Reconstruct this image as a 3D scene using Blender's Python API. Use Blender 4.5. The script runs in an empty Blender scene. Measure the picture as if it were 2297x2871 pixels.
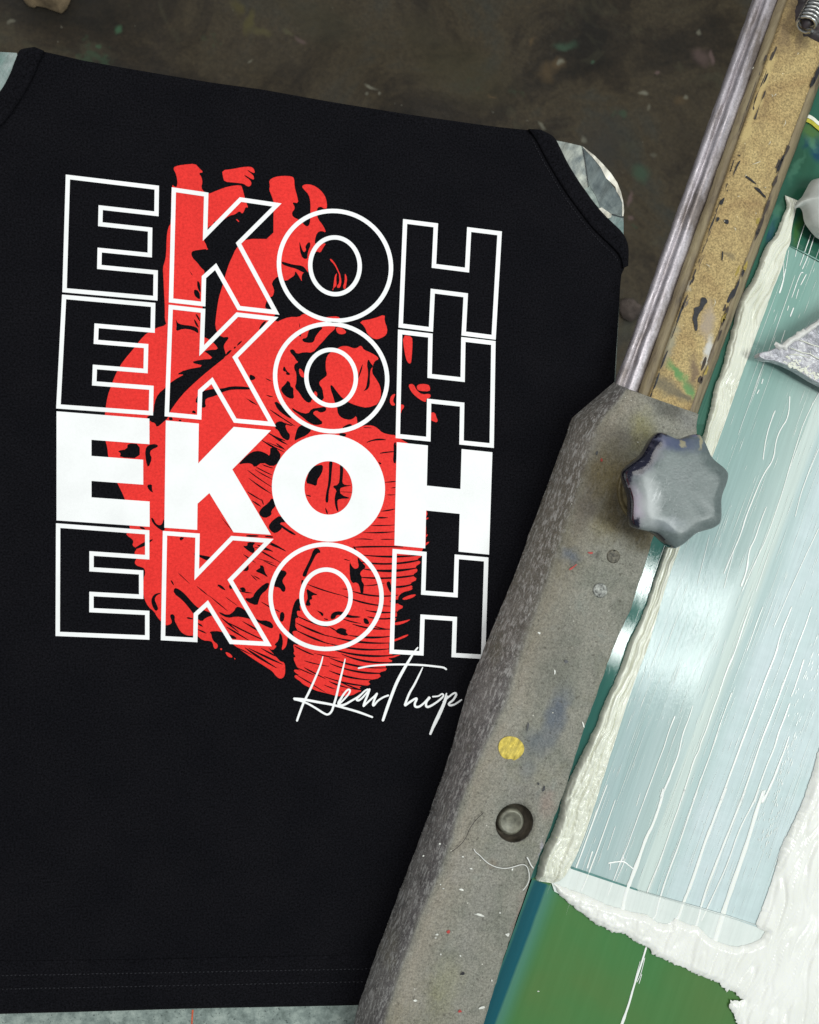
import bpy, bmesh, math, random
import numpy as np
from mathutils import Vector, Matrix, noise, geometry

random.seed(7)
rng = np.random.default_rng(7)
scene = bpy.context.scene
COL = scene.collection

# ------------------------------------------------------------------ camera
FPX = 2450.0                 # focal length in photograph pixels
IW, IH = 2297.0, 2871.0
TILT = math.radians(-8.5)
CAM = Vector((0.0, 0.0, 0.60))
cd = bpy.data.cameras.new("camera")
cam = bpy.data.objects.new("camera", cd)
COL.objects.link(cam)
cam.location = CAM
cam.rotation_euler = (0, TILT, 0)
cd.sensor_fit = 'HORIZONTAL'
cd.sensor_width = 36.0
cd.lens = 36.0 * FPX / IW
cd.clip_start = 0.02
cd.clip_end = 50
cd.dof.use_dof = True
cd.dof.focus_distance = 0.60
cd.dof.aperture_fstop = 16.0
scene.camera = cam
RM = Matrix.Rotation(TILT, 3, 'Y')

def P(px, py, z):
    """world point at height z seen at photograph pixel (px, py)"""
    d = RM @ Vector(((px - IW / 2) / FPX, -(py - IH / 2) / FPX, -1.0))
    t = (z - CAM.z) / d.z
    return CAM + d * t

# ------------------------------------------------------------------ world, lamps, exposure
world = bpy.data.worlds.new("World")
scene.world = world
world.use_nodes = True
bg = world.node_tree.nodes["Background"]
bg.inputs[0].default_value = (0.86, 0.93, 1.0, 1)
bg.inputs[1].default_value = 0.28
scene.view_settings.view_transform = 'Standard'
scene.view_settings.look = 'None'
scene.view_settings.exposure = 0.0
scene.view_settings.gamma = 1.0
scene.view_settings.use_curve_mapping = False

def area(name, loc, target, sx, sy, energy, col=(1, 1, 1), axis=None):
    l = bpy.data.lights.new(name, 'AREA')
    l.shape = 'RECTANGLE'; l.size = sx; l.size_y = sy; l.energy = energy; l.color = col
    o = bpy.data.objects.new(name, l); COL.objects.link(o)
    o.location = loc
    zax = (Vector(loc) - Vector(target)).normalized()
    xax = Vector(axis or (1, 0, 0)); xax = (xax - zax * xax.dot(zax)).normalized()
    yax = zax.cross(xax)
    o.rotation_euler = Matrix((xax, yax, zax)).transposed().to_euler()
    return o

# twin fluorescent tubes whose mirror image falls on the glossy screen beside the clamp
for k, (qx, qy) in enumerate(((1812, 1632), (1765, 1812))):
    Q = P(qx, qy, 0.013)
    v = Q - CAM
    L = Q + Vector((v.x, v.y, -v.z)) * (1.9 / -v.z)
    area("tube_lamp", L + Vector((0.10, -0.035, 0)), Q, 1.3, 0.085, 14, (0.94, 1.0, 0.97), (1, -0.36, 0))
area("ceiling_lamp", (-0.35, 0.9, 1.9), (0.1, 0, 0), 1.7, 1.2, 21, (1.0, 0.99, 0.95))
# ------------------------------------------------------------------ helpers
def link(o, parent=None, kind=None, label=None, cat=None, group=None):
    COL.objects.link(o)
    if parent:
        o.parent = parent
        root = parent
        off = Vector((0, 0, 0))
        while root:
            off += root.location
            root = root.parent
        o.location = -off
    if kind: o['kind'] = kind
    if label: o['label'] = label
    if cat: o['category'] = cat
    if group: o['group'] = group
    return o

def thing(name, label, cat, loc, group=None):
    o = bpy.data.objects.new(name, None)
    COL.objects.link(o)
    o.empty_display_size = 0.02
    o.location = loc
    o['label'] = label; o['category'] = cat
    if group: o['group'] = group
    return o

def mesh_obj(name, verts, faces, mat, parent=None, smooth=True, **kw):
    me = bpy.data.meshes.new(name)
    me.from_pydata([tuple(v) for v in verts], [], [tuple(int(i) for i in f) for f in faces])
    me.validate()
    me.update()
    if isinstance(mat, (list, tuple)):
        for m in mat: me.materials.append(m)
    else:
        me.materials.append(mat)
    if smooth:
        me.polygons.foreach_set("use_smooth", [True] * len(me.polygons))
    o = bpy.data.objects.new(name, me)
    return link(o, parent, **kw)

def chaikin(pts, n=2, closed=True):
    p = np.array(pts, float)
    for _ in range(n):
        q = np.roll(p, -1, 0) if closed else p[1:]
        a = p if closed else p[:-1]
        r = np.empty((2 * len(a), 2))
        r[0::2] = a * .75 + q * .25
        r[1::2] = a * .25 + q * .75
        if not closed:
            r = np.vstack([p[:1], r, p[-1:]])
        p = r
    return p

def inside(pts, poly):
    x, y = pts[:, 0], pts[:, 1]
    c = np.zeros(len(pts), bool)
    a = np.asarray(poly, float); b = np.roll(a, -1, 0)
    for (x0, y0), (x1, y1) in zip(a, b):
        if y0 == y1: continue
        m = ((y0 > y) != (y1 > y))
        c ^= m & (x < (x1 - x0) * (y - y0) / (y1 - y0) + x0)
    return c

def edge_dist(pts, poly, closed=True):
    a = np.asarray(poly, float); b = np.roll(a, -1, 0)
    if not closed: a, b = a[:-1], b[:-1]
    best = np.full(len(pts), 1e18)
    for p0, p1 in zip(a, b):
        d = p1 - p0; L = (d * d).sum()
        if L < 1e-12: continue
        t = np.clip(((pts - p0) @ d) / L, 0, 1)
        q = pts - (p0 + t[:, None] * d)
        best = np.minimum(best, (q * q).sum(1))
    return np.sqrt(best)

def cdt(polys, extra=None):
    vs, es = [], []
    for p in polys:
        n0 = len(vs); n = len(p)
        vs += [Vector((float(x), float(y))) for x, y in p]
        es += [(n0 + i, n0 + (i + 1) % n) for i in range(n)]
    if extra is not None:
        vs += [Vector((float(x), float(y))) for x, y in extra]
    r = geometry.delaunay_2d_cdt(vs, es, [], 0, 1e-4, False)
    V = np.array([(v.x, v.y) for v in r[0]])
    T = [f for f in r[2] if len(f) == 3]
    return V, np.array(T, int)

def region(polys, test, extra=None):
    """triangles whose centre passes test(); returns 2-D verts and tris (photograph px)"""
    V, T = cdt(polys, extra)
    c = V[T].mean(1)
    T = T[test(c)]
    used = np.unique(T)
    m = np.full(len(V), -1); m[used] = np.arange(len(used))
    return V[used], m[T]

def up(V3, T):
    out = []
    for f in T:
        a, b, c = (V3[i] for i in f)
        n = (b - a).cross(c - a)
        out.append(tuple(f) if n.z > 0 else (f[0], f[2], f[1]))
    return out

def sheet(name, adds, z, mat, parent, cuts=(), **kw):
    """a flat film at height z whose outline is union(adds) minus union(cuts), given in photograph px"""
    adds = [np.asarray(a, float) for a in adds]; cuts = [np.asarray(a, float) for a in cuts]
    def test(c):
        k = np.zeros(len(c), bool)
        for a in adds: k |= inside(c, a)
        for a in cuts: k &= ~inside(c, a)
        return k
    V, T = region(adds + cuts, test)
    V3 = [P(x, y, z) for x, y in V]
    return mesh_obj(name, V3, up(V3, T), mat, parent, smooth=False, **kw)

def slab(name, poly, z_top, thick, mat, parent, bevel=0.0, **kw):
    """a plate of real thickness: top outline given in photograph px at height z_top"""
    top = [P(x, y, z_top) for x, y in poly]
    n = len(top)
    bm = bmesh.new()
    a = [bm.verts.new(v) for v in top]
    f = bm.faces.new(a)
    if f.normal.z < 0: f.normal_flip()
    bm.normal_update()
    if f.normal.z < 0: f.normal_flip()
    r = bmesh.ops.extrude_face_region(bm, geom=[f])
    vs = [e for e in r['geom'] if isinstance(e, bmesh.types.BMVert)]
    bmesh.ops.translate(bm, verts=vs, vec=(0, 0, 0))
    for v in a: v.co.z -= thick
    bmesh.ops.recalc_face_normals(bm, faces=bm.faces)
    if bevel:
        es = [e for e in bm.edges if all(abs(v.co.z - z_top) < 1e-7 for v in e.verts)]
        bmesh.ops.bevel(bm, geom=es, offset=bevel, segments=3, affect='EDGES', profile=0.5)
    me = bpy.data.meshes.new(name); bm.to_mesh(me); bm.free()
    me.materials.append(mat)
    o = bpy.data.objects.new(name, me)
    return link(o, parent, **kw)

def puddle(name, poly, z0, hfun, mat, parent, step=4.0, jit=.3, **kw):
    """a thick pasty body: outline in photograph px at height z0, height = hfun(points, distance to edge)"""
    poly = np.asarray(poly, float)
    lo, hi = poly.min(0), poly.max(0)
    gx, gy = np.meshgrid(np.arange(lo[0], hi[0], step), np.arange(lo[1], hi[1], step))
    g = np.stack([gx.ravel(), gy.ravel()], 1)
    g += rng.uniform(-jit, jit, g.shape) * step
    g = g[inside(g, poly)]
    d = edge_dist(g, poly)
    g = g[d > step * .45]
    V, T = region([poly], lambda c: inside(c, poly), g)
    dist = edge_dist(V, poly)
    h = hfun(V, dist)
    V3 = []
    for (x, y), hh in zip(V, h):
        p = P(x, y, z0)
        V3.append(Vector((p.x, p.y, z0 + float(hh))))
    return mesh_obj(name, V3, up(V3, T), mat, parent, **kw)

def tube(name, pts, r, mat, parent=None, seg=6, taper=True, **kw):
    pts = [Vector(p) for p in pts]
    n = len(pts)
    V, F = [], []
    for i, p in enumerate(pts):
        t = (pts[min(i + 1, n - 1)] - pts[max(i - 1, 0)]).normalized()
        a = t.orthogonal().normalized() if abs(t.z) > .95 else t.cross(Vector((0, 0, 1))).normalized()
        b = t.cross(a)
        rr = r[i] if isinstance(r, (list, tuple)) else r
        if taper and i in (0, n - 1): rr *= .3
        for k in range(seg):
            q = 2 * math.pi * k / seg
            V.append(p + a * math.cos(q) * rr + b * math.sin(q) * rr)
    for i in range(n - 1):
        for k in range(seg):
            k2 = (k + 1) % seg
            F.append((i * seg + k, i * seg + k2, (i + 1) * seg + k2, (i + 1) * seg + k))
    F.append(tuple(range(seg))[::-1]); F.append(tuple((n - 1) * seg + k for k in range(seg)))
    return mesh_obj(name, V, F, mat, parent, **kw)

def lathe(name, c, prof, mat, parent=None, seg=40, smooth=True, **kw):
    V, F = [], []
    for r, z in prof:
        for k in range(seg):
            q = 2 * math.pi * k / seg
            V.append((c[0] + r * math.cos(q), c[1] + r * math.sin(q), z))
    for i in range(len(prof) - 1):
        for k in range(seg):
            k2 = (k + 1) % seg
            F.append((i * seg + k, i * seg + k2, (i + 1) * seg + k2, (i + 1) * seg + k))
    F.append(tuple((len(prof) - 1) * seg + k for k in range(seg)))
    o = mesh_obj(name, V, F, mat, parent, smooth=smooth, **kw)
    fix_normals(o)
    return o

def fix_normals(o):
    bm = bmesh.new(); bm.from_mesh(o.data)
    bmesh.ops.recalc_face_normals(bm, faces=bm.faces)
    bm.to_mesh(o.data); bm.free()

def fbm(x, y, s, seed=0.0, oct=3):
    return noise.fractal(Vector((x * s, y * s, seed)), 1.0, 2.0, oct)

def blob(cx, cy, rx, ry, n=14, jag=.25, rot=0.0):
    r = []
    for k in range(n):
        q = 2 * math.pi * k / n
        m = 1 + random.uniform(-jag, jag)
        x, y = rx * m * math.cos(q), ry * m * math.sin(q)
        r.append((cx + x * math.cos(rot) - y * math.sin(rot), cy + x * math.sin(rot) + y * math.cos(rot)))
    return chaikin(r, 1)

# ------------------------------------------------------------------ materials
class Mat:
    def __init__(s, name, rough=.6, base=(.5, .5, .5), spec=.5, metal=0.0):
        s.m = bpy.data.materials.new(name); s.m.use_nodes = True
        s.nt = s.m.node_tree; s.N = s.nt.nodes; s.L = s.nt.links
        s.b = s.N["Principled BSDF"]
        s.b.inputs["Roughness"].default_value = rough
        s.b.inputs["Base Color"].default_value = (*base, 1)
        s.b.inputs["Specular IOR Level"].default_value = spec
        s.b.inputs["Metallic"].default_value = metal
        s.tc = s.N.new("ShaderNodeTexCoord")
        s.cur = None; s.h = None
    def coord(s, rot=0.0, scale=(1, 1, 1)):
        """object space turned by rot, then stretched"""
        a = s.N.new("ShaderNodeMapping"); a.inputs["Rotation"].default_value = (0, 0, rot)
        b = s.N.new("ShaderNodeMapping"); b.inputs["Scale"].default_value = scale
        s.L.new(s.tc.outputs["Object"], a.inputs["Vector"]); s.L.new(a.outputs[0], b.inputs["Vector"])
        return b.outputs[0]
    def noise(s, scale, detail=4, rough=.55, co=None, dist=0.0, off=None):
        n = s.N.new("ShaderNodeTexNoise")
        n.inputs["Scale"].default_value = scale; n.inputs["Detail"].default_value = detail
        n.inputs["Roughness"].default_value = rough; n.inputs["Distortion"].default_value = dist
        c = co or s.tc.outputs["Object"]
        if off is not None:
            a = s.N.new("ShaderNodeVectorMath"); a.inputs[1].default_value = (off, off * .7, off * .3)
            s.L.new(c, a.inputs[0]); c = a.outputs[0]
        s.L.new(c, n.inputs["Vector"])
        return n.outputs["Fac"]
    def voro(s, scale, co=None, feature='F1'):
        n = s.N.new("ShaderNodeTexVoronoi"); n.feature = feature
        n.inputs["Scale"].default_value = scale
        s.L.new(co or s.tc.outputs["Object"], n.inputs["Vector"])
        return n.outputs["Distance"]
    def ramp(s, fac, stops):
        r = s.N.new("ShaderNodeValToRGB")
        e = r.color_ramp.elements
        while len(e) < len(stops): e.new(.5)
        for k, (p, c) in enumerate(stops):
            e[k].position = p
            e[k].color = (*c, 1) if isinstance(c, (tuple, list)) else (c, c, c, 1)
        s.L.new(fac, r.inputs[0])
        return r.outputs[0]
    def mix(s, fac, a, b, mode='MIX'):
        m = s.N.new("ShaderNodeMix"); m.data_type = 'RGBA'; m.blend_type = mode
        for v, i in ((fac, 0), (a, 6), (b, 7)):
            if isinstance(v, (int, float)): m.inputs[i].default_value = v if i == 0 else (v, v, v, 1)
            elif isinstance(v, tuple): m.inputs[i].default_value = (*v, 1)
            else: s.L.new(v, m.inputs[i])
        return m.outputs[2]
    def math(s, op, a, b):
        m = s.N.new("ShaderNodeMath"); m.operation = op
        for i, v in enumerate((a, b)):
            if isinstance(v, (int, float)): m.inputs[i].default_value = v
            else: s.L.new(v, m.inputs[i])
        return m.outputs[0]
    def warp(s, scale, amt):
        n = s.N.new("ShaderNodeTexNoise"); n.inputs["Scale"].default_value = scale; n.inputs["Detail"].default_value = 4
        s.L.new(s.tc.outputs["Object"], n.inputs["Vector"])
        a = s.N.new("ShaderNodeVectorMath"); a.operation = 'SUBTRACT'; a.inputs[1].default_value = (.5, .5, .5)
        s.L.new(n.outputs["Color"], a.inputs[0])
        b = s.N.new("ShaderNodeVectorMath"); b.operation = 'SCALE'; b.inputs["Scale"].default_value = amt
        s.L.new(a.outputs[0], b.inputs[0])
        c = s.N.new("ShaderNodeVectorMath"); c.operation = 'ADD'
        s.L.new(b.outputs[0], c.inputs[0]); s.L.new(s.tc.outputs["Object"], c.inputs[1])
        return c.outputs[0]
    def spot(s, px, py, z, rx, ry, rot=0.0, co=None, soft=.5):
        """mask of one stain with a soft ragged border; place and size in photograph px at height z"""
        k = (CAM.z - z) / FPX * 1.015
        c = P(px, py, z)
        m = s.N.new("ShaderNodeMapping"); m.vector_type = 'TEXTURE'
        m.inputs["Location"].default_value = (c.x, c.y, 0)
        m.inputs["Rotation"].default_value = (0, 0, -rot)
        m.inputs["Scale"].default_value = (rx * k, ry * k, 1e6)
        s.L.new(co or s.tc.outputs["Object"], m.inputs["Vector"])
        v = s.N.new("ShaderNodeVectorMath"); v.operation = 'LENGTH'
        s.L.new(m.outputs[0], v.inputs[0])
        r = s.N.new("ShaderNodeMapRange"); r.interpolation_type = 'SMOOTHSTEP'
        r.inputs["From Min"].default_value = 1 + soft * .5; r.inputs["From Max"].default_value = max(0.02, 1 - soft)
        s.L.new(v.outputs["Value"], r.inputs["Value"])
        return r.outputs[0]
    def spots(s, c, lst, z, co=None, soft=.5):
        for (px, py, rx, ry, rot, col, a) in lst:
            k = s.spot(px, py, z, rx, ry, rot, co, soft)
            c = s.mix(s.math('MULTIPLY', k, a), c, col)
        return c
    def color(s, out): s.L.new(out, s.b.inputs["Base Color"]); return s
    def rough(s, out): s.L.new(out, s.b.inputs["Roughness"]); return s
    def bump(s, h, strength=.3, dist=.001):
        n = s.N.new("ShaderNodeBump")
        n.inputs["Strength"].default_value = strength; n.inputs["Distance"].default_value = dist
        s.L.new(h, n.inputs["Height"])
        if s.h: s.L.new(s.h, n.inputs["Normal"])
        s.h = n.outputs[0]
        s.L.new(s.h, s.b.inputs["Normal"])
        return s

def srgb(r, g, b):
    f = lambda c: (c / 255 / 12.92) if c <= 10 else ((c / 255 + .055) / 1.055) ** 2.4
    return (f(r), f(g), f(b))
STROKE = math.atan2(491, -180)        # direction of the squeegee strokes in the picture
SROT = math.radians(90) + STROKE      # turns object space so that the strokes run along y

FZC = -0.744
def m_floor():
    m = Mat("floor_paint", rough=.62, spec=.35)
    a = m.noise(4.6, 8, .68, dist=.8)
    c = m.ramp(a, [(.32, (.012, .009, .005)), (.44, (.028, .020, .011)), (.54, (.055, .041, .022)), (.66, (.043, .040, .029))])
    gq = m.ramp(m.noise(170, 4, .8, off=4.4), [(.32, .55), (.68, 1.5)])
    c = m.mix(.7, c, gq, 'MULTIPLY')
    b = m.ramp(m.noise(9, 5, .6, off=3.1, dist=1.2), [(.60, 0.0), (.68, 1.0)])
    c = m.mix(m.math('MULTIPLY', b, .35), c, (.075, .070, .04))
    g = m.ramp(m.noise(14, 4, .6, off=9.7), [(.66, 0.0), (.72, 1.0)])
    c = m.mix(m.math('MULTIPLY', g, .4), c, (.04, .10, .05))
    w = m.ramp(m.noise(55, 3, .5, off=17.0), [(.735, 0.0), (.76, 1.0)])
    c = m.mix(m.math('MULTIPLY', w, .6), c, (.22, .21, .16))
    pale, brn, grn, pnk = (.20, .19, .14), (.095, .062, .028), (.045, .085, .05), (.13, .085, .075)
    wq = m.warp(26, .035)
    c = m.spots(c, [(1040,243,18,7,.1,pale,.95),(1030,268,7,5,0,pale,.6),(705,176,5,7,.4,pale,.6),(333,84,9,14,.5,(.05,.12,.06),.9),(260,117,6,8,.4,(.05,.12,.06),.6),(20,50,5,8,.5,pale,.6),
      (1574,180,17,22,.6,brn,.9),(1540,200,26,28,.3,brn,.7),(1580,175,8,13,.4,pale,.9),(1666,160,9,7,.2,grn,.9),(1590,122,34,16,0,grn,.8),(1498,98,7,18,.3,brn,.9),
      (1636,388,8,12,.2,pale,.8),(1524,341,10,6,.5,pale,.7),(1812,252,14,10,.3,pale,.9),(1848,198,7,6,0,pnk,.9),(1970,150,26,24,.3,pnk,.6),(1998,158,9,15,.2,pnk,.9),(1965,80,9,10,.2,pale,.7),
      (1915,280,22,19,.1,brn,.7),(1928,272,7,9,0,pale,.7),(1820,290,6,9,0,pale,.5),(1795,475,30,28,.3,grn,.75),(1770,555,6,16,.2,pnk,.9),(1772,608,9,10,.6,pnk,.8),(1840,430,10,9,.1,pale,.3),
      (700,55,12,36,.2,(.09,.075,.025),.9),(730,85,30,12,.5,(.09,.075,.03),.9),(800,92,24,9,.4,(.09,.08,.04),.8),(838,112,15,9,.5,pnk,.7),(665,20,14,24,-.3,(.08,.065,.02),.8),(900,60,120,60,.3,(.045,.040,.022),.5),
      (1300,200,160,90,.3,(.050,.042,.018),.5),(1690,420,70,120,.2,(.035,.034,.03),.6),(1180,80,60,60,0,(.05,.04,.02),.5),(1380,262,15,4,.1,brn,.9),(300,200,60,20,.2,(.06,.055,.05),.5)], FZC, wq, .75)
    m.color(c)
    m.rough(m.ramp(m.noise(6, 4, .5, off=2.0), [(.3, .5), (.7, .8)]))
    m.bump(m.noise(40, 6, .6), .5, .004)
    return m.m

def m_fabric():
    m = Mat("black_jersey", rough=.95, spec=.04)
    c = m.ramp(m.noise(26, 3, .6), [(.3, (.0046, .0046, .0061)), (.7, (.0062, .0060, .0076))])
    f = m.noise(820, 3, .75)
    c = m.mix(1.0, c, m.ramp(f, [(.30, .25), (.70, 2.1)]), 'MULTIPLY')
    m.color(c)
    m.b.inputs["Sheen Weight"].default_value = .012
    m.b.inputs["Sheen Roughness"].default_value = .5
    m.bump(m.noise(14, 3, .5, off=4.0), .25, .004)
    co = m.coord(0.0, (1900, 1300, 1300))
    w = m.N.new("ShaderNodeTexWave"); w.wave_type = 'BANDS'; w.bands_direction = 'X'
    w.inputs["Scale"].default_value = .35; w.inputs["Distortion"].default_value = 3.0
    w.inputs["Detail"].default_value = 2; m.L.new(co, w.inputs["Vector"])
    m.bump(w.outputs["Fac"], .35, .0003)
    m.bump(f, .5, .0004)
    return m.m

def m_ink_print(name, col, dark, sp=.25):
    m = Mat(name, rough=.62, spec=sp)
    f = m.noise(560, 4, .8)
    c = m.mix(m.ramp(f, [(.38, 0.0), (.72, 1.0)]), col, dark)
    big = m.ramp(m.noise(30, 3, .5, off=6.0), [(.3, .95), (.7, 1.05)])
    m.color(m.mix(1.0, c, big, 'MULTIPLY'))
    m.bump(f, .35, .0003)
    return m.m

def m_platen():
    m = Mat("platen_tape", rough=.55, spec=.4)
    a = m.noise(130, 6, .7)
    c = m.ramp(a, [(.30, (.11, .14, .125)), (.46, (.20, .245, .225)), (.60, (.31, .365, .33)), (.8, (.45, .49, .45))])
    d = m.ramp(m.noise(480, 3, .7, off=5.0), [(.60, 0.0), (.68, 1.0)])
    c = m.mix(m.math('MULTIPLY', d, .8), c, (.03, .04, .038))
    m.color(c)
    m.bump(a, .3, .0008)
    return m.m

def m_tape(name, lo, hi, rough=.4, sc=60):
    m = Mat(name, rough=rough, spec=.5)
    a = m.noise(sc, 6, .65, dist=.8)
    c = m.ramp(a, [(.32, lo), (.66, hi)])
    e = m.ramp(m.noise(sc * 1.5, 6, .75, co=m.coord(.5, (1, .25, 1)), off=6.0), [(.36, .35), (.62, 1.45)])
    c = m.mix(.75, c, e, 'MULTIPLY')
    m.color(c)
    m.bump(a, .35, .001)
    return m.m

def m_clamp():
    m = Mat("dusty_clamp", rough=.82, spec=.3)
    uv = m.N.new("ShaderNodeUVMap"); sp = m.N.new("ShaderNodeSeparateXYZ"); m.L.new(uv.outputs[0], sp.inputs[0])
    n0 = m.noise(30, 4, .6, off=2.5)
    u = m.math('ADD', sp.outputs[0], m.math('MULTIPLY', m.math('SUBTRACT', n0, .5), .22))
    a = m.noise(38, 6, .7, dist=.5)
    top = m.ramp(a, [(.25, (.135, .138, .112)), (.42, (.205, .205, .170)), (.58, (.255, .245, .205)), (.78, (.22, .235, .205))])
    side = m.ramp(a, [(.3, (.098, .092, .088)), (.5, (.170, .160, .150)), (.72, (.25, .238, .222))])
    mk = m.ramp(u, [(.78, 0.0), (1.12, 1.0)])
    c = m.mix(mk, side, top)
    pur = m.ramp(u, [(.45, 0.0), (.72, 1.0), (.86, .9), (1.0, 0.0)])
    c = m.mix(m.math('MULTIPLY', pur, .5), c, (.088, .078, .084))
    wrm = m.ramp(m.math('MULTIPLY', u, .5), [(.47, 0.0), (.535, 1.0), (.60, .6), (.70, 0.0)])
    c = m.mix(m.math('MULTIPLY', wrm, .55), c, (.30, .255, .20))  # warm band past the bend: dirt tone with a chamfer highlight painted in
    y = m.ramp(m.noise(22, 4, .6, off=11.0), [(.56, 0.0), (.72, 1.0)])
    c = m.mix(m.math('MULTIPLY', y, .35), c, (.17, .155, .07))
    wq = m.warp(90, .014)
    ol, bl, wt = (.10, .075, .035), (.095, .115, .15), (.30, .29, .25)
    c = m.spots(c, [(1600,1330,170,300,.35,(.135,.115,.080),.6),(1500,1640,110,280,.35,(.150,.135,.100),.5),(1340,2560,40,280,.36,(.275,.262,.232),.5),(1560,1850,60,160,.35,(.13,.125,.105),.4),(1560,2000,34,80,.3,bl,.8),(1510,2080,50,40,.2,bl,.55),(1440,2020,30,60,.2,wt,.4),(1600,1555,34,26,0,bl,.7),(1480,2150,30,40,0,bl,.3),
        (1735,1400,44,110,.1,ol,.85),(1790,1500,70,50,.5,ol,.85),(1700,1470,50,60,.2,(.15,.12,.05),.6),(1830,1530,40,34,.3,(.13,.11,.07),.7),(1700,1340,60,70,.2,(.20,.155,.06),.6),
        (1880,1150,70,30,.35,(.085,.082,.072),.75),(1925,1185,34,36,.3,(.20,.20,.19),.6),(1800,1200,40,60,.2,(.26,.23,.08),.5),(1640,1420,30,90,.3,(.075,.058,.052),.4),(1650,1250,40,60,.4,(.26,.24,.21),.4),
        (1535,2250,26,44,.2,(.30,.19,.16),.4),(1250,2760,50,80,.3,(.25,.245,.12),.35),(1300,2430,40,60,.2,(.29,.275,.25),.4),(1380,2420,20,16,0,(.16,.12,.08),.5),(1470,2240,60,60,0,(.17,.16,.15),.4),
        (1520,2400,10,40,.1,(.36,.34,.40),.8),(1503,2460,12,36,.2,(.34,.32,.36),.8),(1454,2560,14,60,.3,(.30,.20,.17),.4),(1675,1560,16,14,0,(.05,.045,.04),.6),(1770,1400,90,100,0,(.09,.075,.05),.45)], .043, wq, .8)
    g = m.ramp(m.noise(760, 4, .85, off=1.0), [(.34, .35), (.5, 1.0), (.68, 1.75)])
    c = m.mix(.62, c, g, 'MULTIPLY')
    co = m.coord(math.radians(20), (1, .30, 1))
    fib = m.ramp(m.noise(520, 4, .8, co=co, off=7.0), [(.50, 0.0), (.60, 1.0)])
    fa = m.math('ADD', .08, m.math('MULTIPLY', m.math('SUBTRACT', 1.0, mk), .50))
    c = m.mix(m.math('MULTIPLY', fib, fa), c, (.56, .55, .52))
    d = m.ramp(m.noise(330, 3, .6, off=13.0), [(.62, 0.0), (.69, 1.0)])
    c = m.mix(m.math('MULTIPLY', d, .5), c, (.045, .04, .03))
    w = m.ramp(m.voro(170), [(.055, 1.0), (.085, 0.0)])
    k = m.ramp(m.noise(60, 2, .5, off=21.0), [(.54, 0.0), (.58, 1.0)])
    c = m.mix(m.math('MULTIPLY', w, k), c, (.66, .64, .56))
    m.color(c)
    m.bump(m.noise(60, 4, .6, off=3.0), .35, .002)
    m.bump(m.noise(760, 4, .85, off=1.0), .55, .0008)
    return m.m

def m_window():
    """ink film over the open mesh: colour bands run with the squeegee strokes"""
    m = Mat("pulled_ink_film", rough=.2, spec=.27)
    p0, p1 = P(2053, 1767, .0132), P(1873, 2258, .0132)
    t = (p0 - p1).normalized(); nn = Vector((t.y, -t.x, 0))
    def dot(v, off):
        d = m.N.new("ShaderNodeVectorMath"); d.operation = 'DOT_PRODUCT'; d.inputs[1].default_value = v
        m.L.new(m.tc.outputs["Object"], d.inputs[0])
        return m.math('SUBTRACT', d.outputs["Value"], off)
    k = FPX / (CAM.z - .0132)
    u = m.math('MULTIPLY', dot(nn, p0.dot(nn)), k)       # px to the right of the light strip's edge
    s = m.math('MULTIPLY', dot(t, p0.dot(t)), k)         # px up along the strokes
    co = m.coord(SROT - math.pi, (1, .030, 1))
    st = m.noise(520, 5, .7, co=co); st2 = m.noise(70, 3, .55, co=co, off=3.0)
    teal = m.mix(m.ramp(st2, [(.3, 0.0), (.7, 1.0)]), (.35, .475, .465), (.42, .53, .53))
    tt = m.ramp(m.math('ADD', m.math('MULTIPLY', s, 1 / 1400), .05), [(.12, 0.0), (.75, 1.0)])
    teal = m.mix(tt, teal, (.225, .385, .335))
    us = m.math('ADD', m.math('MULTIPLY', u, 1 / 400), .5)
    b1 = m.ramp(us, [(.10, 0.0), (.49, .45), (.499, 1.0), (.58, 1.0)])
    pale = m.mix(m.ramp(m.noise(24, 4, .6, off=5.0), [(.3, 0.0), (.7, 1.0)]), (.52, .635, .63), (.60, .69, .705))
    q = m.noise(75, 5, .6, co=m.coord(SROT - math.pi, (.40, 1.8, 1)), off=8.0)
    pale = m.mix(.14, pale, m.ramp(q, [(.32, .75), (.68, 1.25)]), 'MULTIPLY')
    light = m.mix(0.0, (.575, .665, .625), (.5, .5, .5))
    b2 = m.ramp(us, [(.585, 0.0), (.625, .8), (.76, 1.0)])
    sh = m.ramp(us, [(.58, 0.0), (.63, 1.0), (.66, 1.0), (.77, 0.0)])
    c2 = m.mix(b2, light, pale)
    c2 = m.mix(m.math('MULTIPLY', sh, .7), c2, (.41, .54, .525))
    c = m.mix(b1, teal, c2)
    c = m.mix(.20, c, m.ramp(st, [(.34, .70), (.68, 1.32)]), 'MULTIPLY')
    m.color(c)
    rr = m.mix(m.ramp(us, [(.38, 0.0), (.55, 1.0)]), m.ramp(st, [(.35, .07), (.65, .15)]), .55)
    m.rough(rr)
    m.bump(st, .22, .0006)
    return m.m

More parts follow.
